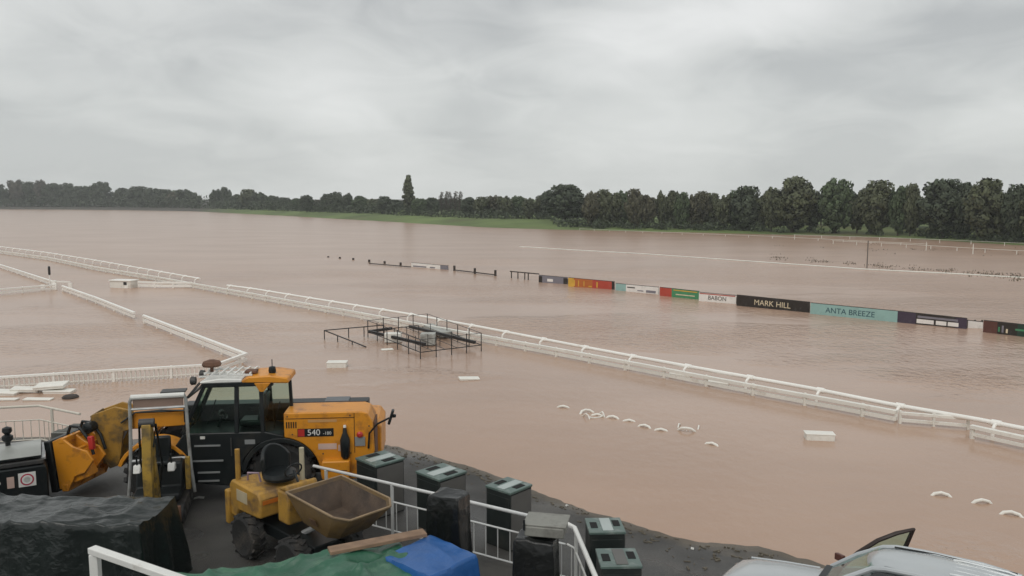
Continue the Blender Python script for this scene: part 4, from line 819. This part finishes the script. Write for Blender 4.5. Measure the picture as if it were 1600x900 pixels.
# skip: thin-walled hopper with a raised back and a pouring lip
so_ = [(.30, -.42, 1.42), (1.62, -.42, 1.36), (1.82, -.26, 1.32), (1.82, .52, 1.32), (1.62, .66, 1.36), (.30, .66, 1.42)]
sb_ = [(.52, -.26, .94), (1.2, -.26, .88), (1.38, -.16, .88), (1.38, .42, .88), (1.2, .50, .88), (.52, .50, .94)]
mb = MB(); mb.loft([sb_, so_], caps=False); mb.f.append(tuple(range(6))); ob = mb.build('skip', mat('skip_ochre', (.14, .085, .028), .6, 0, .25, 2, .15, 30, (.09, .06, .035), 2.2, .50), o, smooth=30); sd = ob.modifiers.new('solid', 'SOLIDIFY'); sd.thickness = .035; sd.offset = -1
ins = lambda L_, k, dz: [((x-1.05)*k+1.05, (y-.12)*k+.12, z+dz) for x, y, z in L_]
mud_in = mat('dried_mud', (.085, .058, .040), .85, 0, .3, 3, .4, 18, (.05, .035, .026), 2, .5)
mb = MB(); mb.loft([ins(sb_, .93, .05), ins(so_, .93, -.03)], caps=False); mb.f.append(tuple(range(6))); ob = mb.build('skip_lining', mud_in, o, smooth=30); sd = ob.modifiers.new('solid', 'SOLIDIFY'); sd.thickness = .01
rimm_ = mat('worn_edge', (.25, .175, .10), .6, 0, .2, 4)
mb = MB(); pts = [Vector(q) for q in so_]; [mb.bar(pts[i]+Vector((0, 0, .01)), pts[(i+1) % 6]+Vector((0, 0, .01)), .035, .03) for i in range(6)]; mb.build('skip_rim', rimm_, o, bevel=.008)
mb = MB(); mb.box((1.0, -.37, 1.10), (.16, .01, .12), Matrix.Rotation(R(20), 3, 'X')); mb.build('plate_mark', mat('mark_brown', (.10, .055, .03), .6), o)
MB().tube((.1, 0, .55), (.52, 0, .78), .05, 8).build('tip_ram', steel, o); mb = MB(); mb.box((.62, 0, .42), (.3, .8, .16)); mb.build('front_axle', black, o, bevel=.02)

# ------------------------------------------------------------------ tarpaulins
def drape(name, m, Lx, Wy, H, flare, amp, seed, nx=70, ny=40, ridge=0, hang=1.0, endtaper=0, parent=None, fold=1.0, crease=1.0):
    mb = MB(); S = 1.55; vs = []
    for j in range(ny+1):
        for i in range(nx+1):
            sx = -S+2*S*i/nx; sy = -S+2*S*j/ny
            cx, cy = max(-1, min(1, sx)), max(-1, min(1, sy)); ex, ey = max(0, abs(sx)-1), max(0, abs(sy)-1); dr = min(1, math.hypot(ex, ey)/(S-1))
            x = cx*Lx/2*(1-endtaper*max(0, abs(cy)-.2)) + math.copysign(ex, sx)*flare*1.2; y = cy*Wy/2+math.copysign(ey, sy)*flare*1.2
            z = H*(1-hang*dr) + ridge*(1-abs(cy))*(1-dr)
            f = noise.noise((x*1.7+seed, y*1.7, z*.35)); g = noise.noise((x*4.2+seed, y*4.2, z*.9+5)); k = noise.noise((x*.8, y*.8+seed, 2))
            top = 1-dr
            cr_f = 1-min(1, abs(noise.noise((x*1.5+seed, y*1.2+x*.6, 4.1)))*4); cr_g = 1-min(1, abs(noise.noise((x*.9-y*1.5+seed, y*1.0, 8.3)))*4.5)
            z += amp*(top*(abs(f)*-.4+.15*g+k*.6+crease*(.45*cr_f+.4*cr_g))) + (amp*.5*f if dr < 1 else 0)
            edge = dr*(1.15-.5*dr)
            x += amp*1.5*fold*edge*(noise.noise((y*3.2+seed, x*.4, z*.3+9))+.5*noise.noise((y*8, x*.5, z*.6+seed))) * (1 if ex > 0 else .25)
            y += amp*1.5*fold*edge*(noise.noise((x*3.2+seed, y*.4, z*.3))+.5*noise.noise((x*8, y*.5, z*.6+seed))) * (1 if ey > 0 else .25)
            vs.append((x, y, max(.02, z)))
    fs = [(j*(nx+1)+i, j*(nx+1)+i+1, (j+1)*(nx+1)+i+1, (j+1)*(nx+1)+i) for j in range(ny) for i in range(nx)]
    mb.add(vs, fs); ob = mb.build(name, m, parent, smooth=70); return ob
tarp_dk = mat('dark_tarp', (.006, .011, .010), .24, 0, .2, 1.5, .7, 5)
tarp_gr = mat('green_tarp', (.034, .125, .075), .38, 0, .25, 1.2, .5, 6, (.09, .20, .12), 2.2, .60)
tarp_bl = mat('blue_tarp', (.016, .095, .30), .36, 0, .15, 1.5, .4, 6)
a = P(-10, 778, 1.72); b = P(225, 790, 1.72)
ob = drape('tarpaulin_heap', tarp_dk, 5.6, 1.25, 1.40, .22, .11, 3.3, 170, 80, fold=1.3, crease=.9); ob.location = (P(262, 800, 1.75).x-3.0, 13.3, .33); ob.rotation_euler[2] = R(-3)
tag(ob, 'long stack shrouded in glossy dark green-black plastic sheet at lower left', 'covered stack')
A = P(270, 897, 1.60); B = P(622, 846, 1.60); M_ = (A+B)/2; n_ = Vector((B.y-A.y, A.x-B.x, 0)).normalized()
ob = drape('tarpaulin_heap', tarp_gr, (B-A).length, 1.5, 1.27, .25, .10, 7.7, 120, 70, ridge=.06, crease=1.7); ob.location = (M_.x+n_.x*.85, M_.y+n_.y*.85, .33); ob.rotation_euler[2] = math.atan2(B.y-A.y, B.x-A.x)
tag(ob, 'heap under a crumpled green tarpaulin at the bottom edge', 'covered stack')
A = P(672, 838, 1.72); B = P(716, 858, 1.70); rz = math.atan2(B.y-A.y, B.x-A.x)+math.pi/2; x_ = Vector((math.cos(rz), math.sin(rz), 0)); y_ = Vector((-x_.y, x_.x, 0)); M_ = A-x_*.48-y_*.52
ob = drape('tarpaulin_heap', tarp_bl, .96, 1.04, 1.39, .22, .035, 1.7, 70, 70, ridge=.02, fold=2.2, crease=1.2); ob.location = (M_.x, M_.y, .33); ob.rotation_euler[2] = rz
tag(ob, 'heap under a smooth bright blue tarpaulin beside the green one', 'covered stack')
A = P(514, 861, 1.78); B = P(664, 832, 1.80)
tag(MB().bar(Vector(), B-A, .22, .055).build('plank', mat('weathered_plank', (.24, .155, .10), .8, 0, .25, 4, .2, 30), bevel=.006, loc=A), 'weathered timber plank lying across the green and blue tarpaulins', 'plank')

# ------------------------------------------------------------------ dark litter bins
bin_dk = mat('bin_panel', (.018, .024, .023), .45, 0, .2, 1.5, 0, 1, (.045, .045, .04), 2, .57, spec=.35); bin_side = mat('bin_side', (.115, .112, .105), .5, 0, .12, 1.5)
bin_top = mat('bin_lid', (.095, .140, .125), .35, 0, .15, 2, 0, 1, (.25, .28, .26), 3, .6); bin_white = mat('bin_plate', (.38, .43, .415), .3, 0, .1, 2); hole = mat('bin_hole', (.006, .006, .006), .9)
def litter_bin(c, rz, label, d=.66, h=1.12, plate=bin_white, side=bin_side):
    o = empty('litter_bin', (c.x, c.y, yard_z(c.x, c.y)), rz, label, 'litter bin', 'dark green litter bins by the water')
    MB().box((0, 0, h/2), (d, d, h)).build('body', bin_dk, o, bevel=.012)
    MB().box((d/2+.006, 0, h/2), (.012, d*.92, h*.94)).build('side_panel', side, o); MB().box((0, -d/2-.006, h/2-.02), (d*.9, .012, h*.88)).build('door_panel', bin_dk, o, bevel=.004)
    MB().box((0, 0, h+.025), (d*1.05, d*1.05, .05)).build('lid', bin_top, o, bevel=.012)
    MB().box((.02, 0, h+.054), (d*.30, d*.88, .012)).build('lid_plate', plate, o)
    for x in (-.33, .33): MB().box((x*d, -.02 if x < 0 else .05, h+.053), (d*.20, d*.40, .008)).build('opening', hole, o)
    for x in (-.44, .44):
        for y in (-.44, .44): MB().box((x*d, y*d, .0), (.06, .06, .08)).build('foot', black, o)
    return o
def bin_at(left, front, right, label, plate=bin_white):
    zt = .33+1.17; A, Fp, B = P(*left, zt), P(*front, zt), P(*right, zt); c = (A+B)/2; e_ = Fp-A; rz = math.atan2(e_.y, e_.x)
    d = ((Fp-A).length+(B-Fp).length)/2/1.05; print('bin', [round(v, 2) for v in c], round(d, 2), round(math.degrees(rz)))
    return litter_bin(c, rz, label, min(.72, max(.58, d)), plate=plate)
bin_at((560, 720), (592, 733), (627, 713), 'dark bin against the orange rear body, farthest of the five bins')
bin_at((655, 740), (690, 753), (723, 734), 'dark bin behind the black-bagged post, second of five from the orange machine')
bin_at((761, 761), (798, 773), (829, 756), 'dark bin behind the white handrail, middle one of five')
bin_at((913, 832), (980, 831), (976, 812), 'dark bin with pale lid plate just right of the handrail corner')
bin_at((930, 883), (1008, 882), (1001, 859), 'nearest dark bin with green lid at the bottom edge, lid plate dark', bin_side)

# ------------------------------------------------------------------ handrail with balusters beside the yard
galv = mat('pale_handrail', (.66, .67, .66), .35, .25, .08, 4, 0, 1, (.42, .41, .38), 2.5, .62)
def handrail(pts, label, zt, mids=(.36,), bottom=.95, bal=.26, rtop=.032, name='handrail', mt=galv, cat='handrail', posts=None, group=None):
    O = Vector((pts[0].x, pts[0].y, zt-1.1)); o = empty(name, O, 0, label, cat, group); tops = [p-O for p in pts]
    mb = MB(); mb.path(tops, rtop, 10); mb.build('top_rail', mt, o)
    for q, r in [(mids[0], .018), (bottom, .018)]: mb = MB(); mb.path([p-Vector((0, 0, q)) for p in tops], r, 6); mb.build('bar', mt, o)
    mb = MB(); [mb.tube(p-Vector((0, 0, bottom)), p-Vector((0, 0, mids[0])), .011, 6) for p in polyline(tops, bal, .12)]; mb.build('balusters', mt, o)
    for p in posts or polyline(tops, 1.75, .35): MB().bar(p-Vector((0, 0, 1.35)), p-Vector((0, 0, .02)), .06, .06).build('post', mt, o, bevel=.008)
    return o
zt = 1.45
handrail([P(490, 728, zt), P(600, 753.5, zt), P(720, 781, zt), P(818, 804, zt), P(884, 819, zt)], 'pale metal handrail with thin balusters running down past the bins', zt)
q0 = P(884, 819, zt); q1 = P(898, 825, zt); q2 = P(932, 905, zt)
handrail([q0+Vector((.03, 0, 0)), q1, q2], 'bright white handrail turning the corner toward the bottom edge', zt, bal=.3, rtop=.042, mt=whitep)
# bagged signs
bag = mat('bin_bag', (.006, .007, .007), .26, 0, .2, 2, .5, 7, spec=.4)
def bagged(px, pyt, Y, Lx, Wy, rz, label, seed):
    c = PY(px, pyt, Y); z0 = yard_z(c.x, Y)
    ob = drape('bagged_bin', bag, Lx, Wy, c.z-z0, .10, .07, seed, 46, 46, fold=1.1, hang=.97); ob.location = (c.x, Y, z0); ob.rotation_euler[2] = R(rz)
    return tag(ob, label, 'covered bin')
bagged(701, 772, 12.75, .56, .44, -24, 'upright bin wrapped in a black plastic bag in front of the handrail', 2.2)
bagged(838, 838, 11.7, .60, .46, -14, 'bin wrapped in a black plastic bag below a grey box at the handrail corner', 6.1)
grey_m = mat('grey_box', (.24, .24, .215), .6, 0, .12, 2, 0, 1, (.15, .145, .13), 2.5, .55)
c = P(848, 821, 1.45); o = empty('grey_box', (c.x, 11.8, PY(848, 834, 11.8).z+.01), R(-12), 'flat grey box lid resting on the bagged bin at the handrail corner', 'box')
MB().box((0, 0, .10), (.60, .46, .16)).build('tray', grey_m, o, bevel=.02); MB().box((0, .03, .195), (.66, .50, .03)).build('lid', grey_m, o, bevel=.01); MB().box((-.30, -.24, .20), (.03, .02, .16)).build('strap', black, o)
# thick white post rail at the bottom left
pA = P(148, 865, 1.62); O = Vector((pA.x, pA.y, yard_z(pA.x, pA.y))); pB = P(300, 918, 1.62)
o = empty('white_post_rail', O, 0, 'thick white square post and rail at the bottom left corner', 'rail')
MB().box((0, 0, (1.62-O.z)/2), (.13, .13, 1.62-O.z)).build('post', whitep, o, bevel=.012)
d = Vector((pB.x-pA.x, pB.y-pA.y, 0)); n_ = d.normalized()
MB().bar(n_*-.07+Vector((0, 0, 1.62-O.z+.05)), d+Vector((0, 0, 1.62-O.z+.05)), .14, .10).build('top_bar', whitep, o, bevel=.012)
MB().bar(n_*.07+Vector((0, 0, .75)), d+Vector((0, 0, .75)), .08, .08).build('lower_bar', whitep, o, bevel=.01); MB().box((0, 0, (1.62-O.z)/2), (.13, .13, 1.62-O.z)).build('post', whitep, o, bevel=.012, loc=d)

# ------------------------------------------------------------------ left: railing, steps, black cart
handrail([P(-40, 639, 1.5), P(0, 637, 1.5), P(61, 634, 1.5), P(125, 647, 1.5)], 'cream metal railing with balusters at the left, water behind it', 1.5, mids=(.38,), bottom=.92, bal=.2, name='railing', mt=mat('cream_paint', (.62, .58, .50), .45, 0, .08, 2, 0, 1, (.4, .36, .3), 2, .6), cat='railing', posts=None)
conc = mat('dirty_concrete', (.15, .15, .135), .8, 0, .2, 2, .2, 30, (.08, .08, .07), 1.5, .5)
c = P(80, 748, .35); o = empty('concrete_steps', c, 0, 'grey concrete steps with pale nosings at the foot of the cream railing', 'steps')
for i in range(4):
    MB().box((-.25, .35*i+.17, .09+.14*i), (.62, .35, .18+.28*i*.5)).build('step', conc, o, bevel=.01); MB().box((-.25, .35*i+.02, .175+.21*i), (.60, .05, .02)).build('nosing', grey_m, o)
MB().box((-.25, 1.75, .38), (.62, .7, .76)).build('landing', conc, o, bevel=.01)
c = P(66, 712, 1.55); e_ = Matrix.Rotation(R(30), 3, 'Z') @ Vector((1.34, -.66, 0)); o = empty('black_cart', (c.x-e_.x, c.y-e_.y, .30), R(30), 'black covered cart with grey lid and round red badge at the left edge', 'cart')
MB().prism([(-1.4, .12), (-1.4, 1.06), (1.38, 1.06), (1.42, .95), (1.42, .2), (1.3, .12)], -.72, .72).build('body', black, o, bevel=.03)
MB().box((0, 0, 1.13), (2.74, 1.36, .10)).build('rim', dkgrey, o, bevel=.02); MB().box((-.02, 0, 1.24), (2.66, 1.30, .06)).build('lid_frame', black, o, bevel=.02)
mb = MB(); lo = [[(x, y, 1.27+.10*(1-(y/.66)**2)+.02*noise.noise((x*3, y*3, 0))) for y in [-.66+.12*i for i in range(12)]] for x in [-1.34+.19*i for i in range(15)]]; mb.loft(lo, close=False, caps=False); mb.build('lid', mat('lid_grey', (.30, .31, .29), .35, 0, .15, 2), o)
mb = MB(); mb.lathe([(.05, 0), (.05, .08), (.11, .14), (.11, .22), (.05, .26), (.10, .32), (.09, .40), (.02, .43)], (.70, .1, 1.36), 'z', 12); mb.build('lid_knob', black, o)
MB().box((1.36, 0, 1.18), (.08, 1.2, .06)).build('lid_hinge', steel, o, bevel=.01)
MB().box((1.04, -.726, .80), (.32, .012, .30)).build('badge_plate', whitep, o)
MB().lathe([(.125, -.738), (.125, -.734)], (1.04, 0, .80), 'y', 28).build('badge_disc', mat('badge_red', (.42, .035, .075), .5), o)
mb = MB(); [mb.lathe([(r, -.7405), (r+.012, -.7405), (r+.012, -.7385), (r, -.7385)], (1.04, 0, .80), 'y', 24) for r in (.045, .085)]; mb.build('badge_ring', whitep, o)
MB().box((.74, -.727, .78), (.13, .01, .24)).build('badge_mark', mat('sticker_pink', (.55, .40, .34), .5), o)
for x in (.52, .34): MB().lathe([(.045, -.735), (.04, -.725)], (x, 0, .80), 'y', 14).build('badge_dot', whitep, o)
for x in (-.8, .8): wheel(o, (x, 0, .18), .2, 1.30, dkgrey, 10)

# ------------------------------------------------------------------ silver pickup
silver = mat('silver_paint', (.47, .50, .515), .26, .25, .04, 1.2, 0, 1, (.50, .51, .50), 1.8, .63, coat=.3)
yaw = R(180-33); ORG = Vector((5.33, 10.85, .24)); SC = 1.0
o = empty('pickup_truck', ORG, yaw, 'silver pickup truck with its far front door open at the bottom right', 'pickup truck', scale=SC); o.scale = (1.05, .82, 1.0); o.rotation_euler = (R(5), 0, yaw); o.location.z -= .03
def sec(x, zs, hw, zb=.42, crown=.03):            # body ring: sill, bulge, shoulder, crowned top
    r = []
    for s in (1, -1):
        half = [(hw*.90, zb), (hw*.985, zb+.16), (hw, zb+.38*(zs-zb)/.6), (hw*.985, zs-.12), (hw*.93, zs-.03), (hw*.80, zs), (hw*.4, zs+crown*.8), (0, zs+crown)]
        half = half if s == 1 else half[:-1][::-1]
        r += [(x, s*y, z) for y, z in half]
    return r
secs = [sec(2.30, .74, .62, .50, .01), sec(2.26, .86, .74, .45, .02), sec(2.14, .97, .82, .42, .03), sec(1.9, 1.035, .885, .42, .05), sec(1.5, 1.08, .91, .42, .06), sec(.92, 1.12, .92, .42, .05)]
MB().loft(secs).build('hood', silver, o, smooth=45)
MB().loft([sec(.915, 1.12, .92, .42, 0), sec(.3, 1.13, .93, .42, 0), sec(-1.55, 1.15, .93, .42, 0)]).build('cab_body', silver, o, smooth=45)
MB().loft([sec(-1.60, 1.15, .93, .42, 0), sec(-2.9, 1.16, .93, .42, 0), sec(-3.05, 1.14, .90, .45, 0)]).build('cargo_bed', silver, o, smooth=45)
for s in (1, -1): mb = MB(); mb.path([(2.0, s*.60, 1.062), (1.5, s*.63, 1.112), (1.0, s*.66, 1.142)], .014, 6); mb.build('hood_crease', silver, o)
MB().box((2.30, 0, .60), (.04, 1.0, .20)).build('grille', black, o); MB().box((2.28, 0, .42), (.16, 1.62, .16)).build('bumper', dkgrey, o, bevel=.04)
for s in (1, -1): MB().box((2.20, s*.66, .80), (.14, .26, .15)).build('headlight', glass_dk, o, bevel=.03)
MB().loft([[(.93, -.78, 1.165), (.93, .78, 1.165), (.93, .78, 1.18), (.93, -.78, 1.18)], [(.70, -.80, 1.17), (.70, .80, 1.17), (.70, .80, 1.19), (.70, -.80, 1.19)]]).build('cowl', black, o)
ZR = 1.76
def pane(pts, name, m=glass_dk, th_=.012):
    a = [Vector(p) for p in pts]; n = (a[1]-a[0]).cross(a[2]-a[0]).normalized()*th_; mb = MB(); mb.loft([[p for p in a], [p+n for p in a]]); return mb.build(name, m, o, smooth=0)
pane([(.84, -.74, 1.17), (.84, .74, 1.17), (.20, .58, ZR-.085), (.20, -.58, ZR-.085)], 'windscreen', gl)
mb = MB(); lo = []
for x, z, hw in ((.20, ZR-.10, .56), (.06, ZR-.035, .60), (-.10, ZR-.008, .625), (-.40, ZR+.01, .635), (-1.05, ZR+.005, .64), (-1.45, ZR-.025, .625), (-1.56, ZR-.06, .60)):
    lo.append([(x+.09*(1-(q/1.0)**2)*(1 if x > 0 else .6 if x > -.2 else 0), hw*q, z+.02-.085*abs(q)**3) for q in [-1+.125*i for i in range(17)]])
mb.loft(lo, close=False, caps=False); ob = mb.build('roof', silver, o, smooth=50); sd = ob.modifiers.new('solid', 'SOLIDIFY'); sd.thickness = .05; sd.offset = -1
for y in (-.40, -.20, 0, .20, .40): mb = MB(); mb.path([(-.72, y, ZR+.008), (-.82, y, ZR+.016), (-1.34, y, ZR+.002), (-1.44, y, ZR-.018)], .020, 6); mb.build('roof_rib', silver, o)
for s in (1, -1):
    mb = MB(); mb.path([(.86, s*.80, 1.16), (.50, s*.73, 1.46), (.16, s*.65, ZR-.085), (0, s*.655, ZR-.05), (-.35, s*.665, ZR-.035), (-1.05, s*.67, ZR-.04), (-1.50, s*.655, ZR-.09)], .038, 8); mb.build('roof_rail', silver, o)
    mb = MB(); mb.path([(.02, s*.60, ZR-.035), (-.5, s*.645, ZR-.022), (-1.45, s*.63, ZR-.05)], .012, 6); mb.build('drip_strip', black, o)
    MB().bar((-.36, s*.83, 1.13), (-.40, s*.67, ZR-.06), .10, .05).build('pillar', silver, o, bevel=.012)
    MB().bar((-1.50, s*.83, 1.14), (-1.52, s*.64, ZR-.08), .14, .06).build('pillar', silver, o, bevel=.012)
    if s == 1: pane([(.66, s*.845, 1.15), (-.30, s*.845, 1.15), (-.34, s*.68, ZR-.09), (.10, s*.67, ZR-.11)], 'front_pane')
    pane([(-.44, s*.845, 1.15), (-1.44, s*.845, 1.15), (-1.44, s*.66, ZR-.12), (-.46, s*.68, ZR-.09)], 'rear_pane')
MB().box((.35, 0, 1.13), (.2, 1.3, .12)).build('dashboard', black, o, bevel=.03)
for y in (-.36, .36): mb = MB(); mb.box((-.30, y, 1.30), (.14, .46, .52), Matrix.Rotation(R(-12), 3, 'Y')); mb.box((-.36, y, 1.58), (.1, .24, .14)); mb.build('front_seat', black, o, bevel=.04)
pane([(-1.54, .74, 1.16), (-1.54, -.74, 1.16), (-1.55, -.56, ZR-.10), (-1.55, .56, ZR-.10)], 'rear_screen', glass_dk)
for x in (1.45, -2.35):
    for y in (.80, -.80): wheel(o, (x, y, .36), .37, .25, steel, 16)
mb = MB(); mb.lathe([(.02, -.09), (.09, -.08), (.11, .02), (.07, .09)], (.60, .98, 1.20), 'y', 12); mb.build('door_mirror', silver, o)
# the open far door, swung out on its front hinge
dr = empty('open_door', (.78, -.93, .45)); dr.parent = o; dr.rotation_euler = (0, 0, R(48))
MB().prism([(0, .0), (0, .70), (-1.06, .70), (-1.10, .3), (-1.05, 0)], -.04, .04).build('door_panel', silver, dr, bevel=.02)
mb = MB(); fr_ = [(-.05, .0, .70), (-.28, .07, .95), (-.55, .14, 1.16), (-.82, .20, 1.29), (-1.10, .225, 1.36), (-1.06, .12, 1.0), (-1.05, .0, .70)]; mb.path(fr_, .035, 8); mb.build('window_frame', mat('door_trim', (.025, .014, .011), .5), dr)
a_ = [Vector(p) for p in fr_]; mb = MB(); mb.loft([[p for p in a_], [p+Vector((0, .008, 0)) for p in a_]]); mb.build('window_pane', gl, dr, smooth=0)
mb = MB(); mb.box((-.12, -.13, .80), (.07, .17, .11)); mb.bar((-.1, -.02, .74), (-.12, -.1, .78), .03, .03); mb.build('door_mirror', mat('mirror_brown', (.10, .035, .025), .4), dr, bevel=.03)

# ------------------------------------------------------------------ scraps on the yard
paper = mat('wet_paper', (.55, .55, .52), .7, 0, .1, 6)
for px, py, sx_, sy_, rz, lb in ((311, 779, .22, .09, 12, 'white scrap lying on the tarmac between mini digger and dumper'), (886, 791, .07, .05, 30, 'tiny pale scrap on the tarmac near the water, above the bins'), (1082, 858, .08, .06, 70, 'pale scrap on the bare ground left of the silver pickup')):
    p = YZ(px, py); o_ = MB().loft([[(-sx_/2, -sy_/2, 0), (-sx_/2, sy_/2, .004), (-sx_/2, sy_/2, .012), (-sx_/2, -sy_/2, .008)], [(0, -sy_/2, .02), (0, sy_/2, .03), (0, sy_/2, .038), (0, -sy_/2, .028)], [(sx_/2, -sy_/2, .0), (sx_/2, sy_/2, .01), (sx_/2, sy_/2, .018), (sx_/2, -sy_/2, .008)]]).build('paper_scrap', paper, loc=(p.x, p.y, p.z+.005)); o_.rotation_euler[2] = R(rz)
    tag(o_, lb, 'scrap')
rnd = random.Random(12); mb = MB()
for _ in range(420):
    x = rnd.uniform(-9, 6); y = shore_y(x)-abs(rnd.gauss(0, .9))-.15; z = yard_z(x, y)
    if z < .02: continue
    r = rnd.uniform(.012, .04); a = rnd.uniform(0, 3.1); mb.box((x, y, z+r*.3), (r*rnd.uniform(1, 5), r, r*.7), Matrix.Rotation(a, 3, 'Z'))
tag(mb.build('washed_up_grit', mat('grit', (.11, .095, .07), .9, 0, .4, 9), smooth=0), kind='stuff')
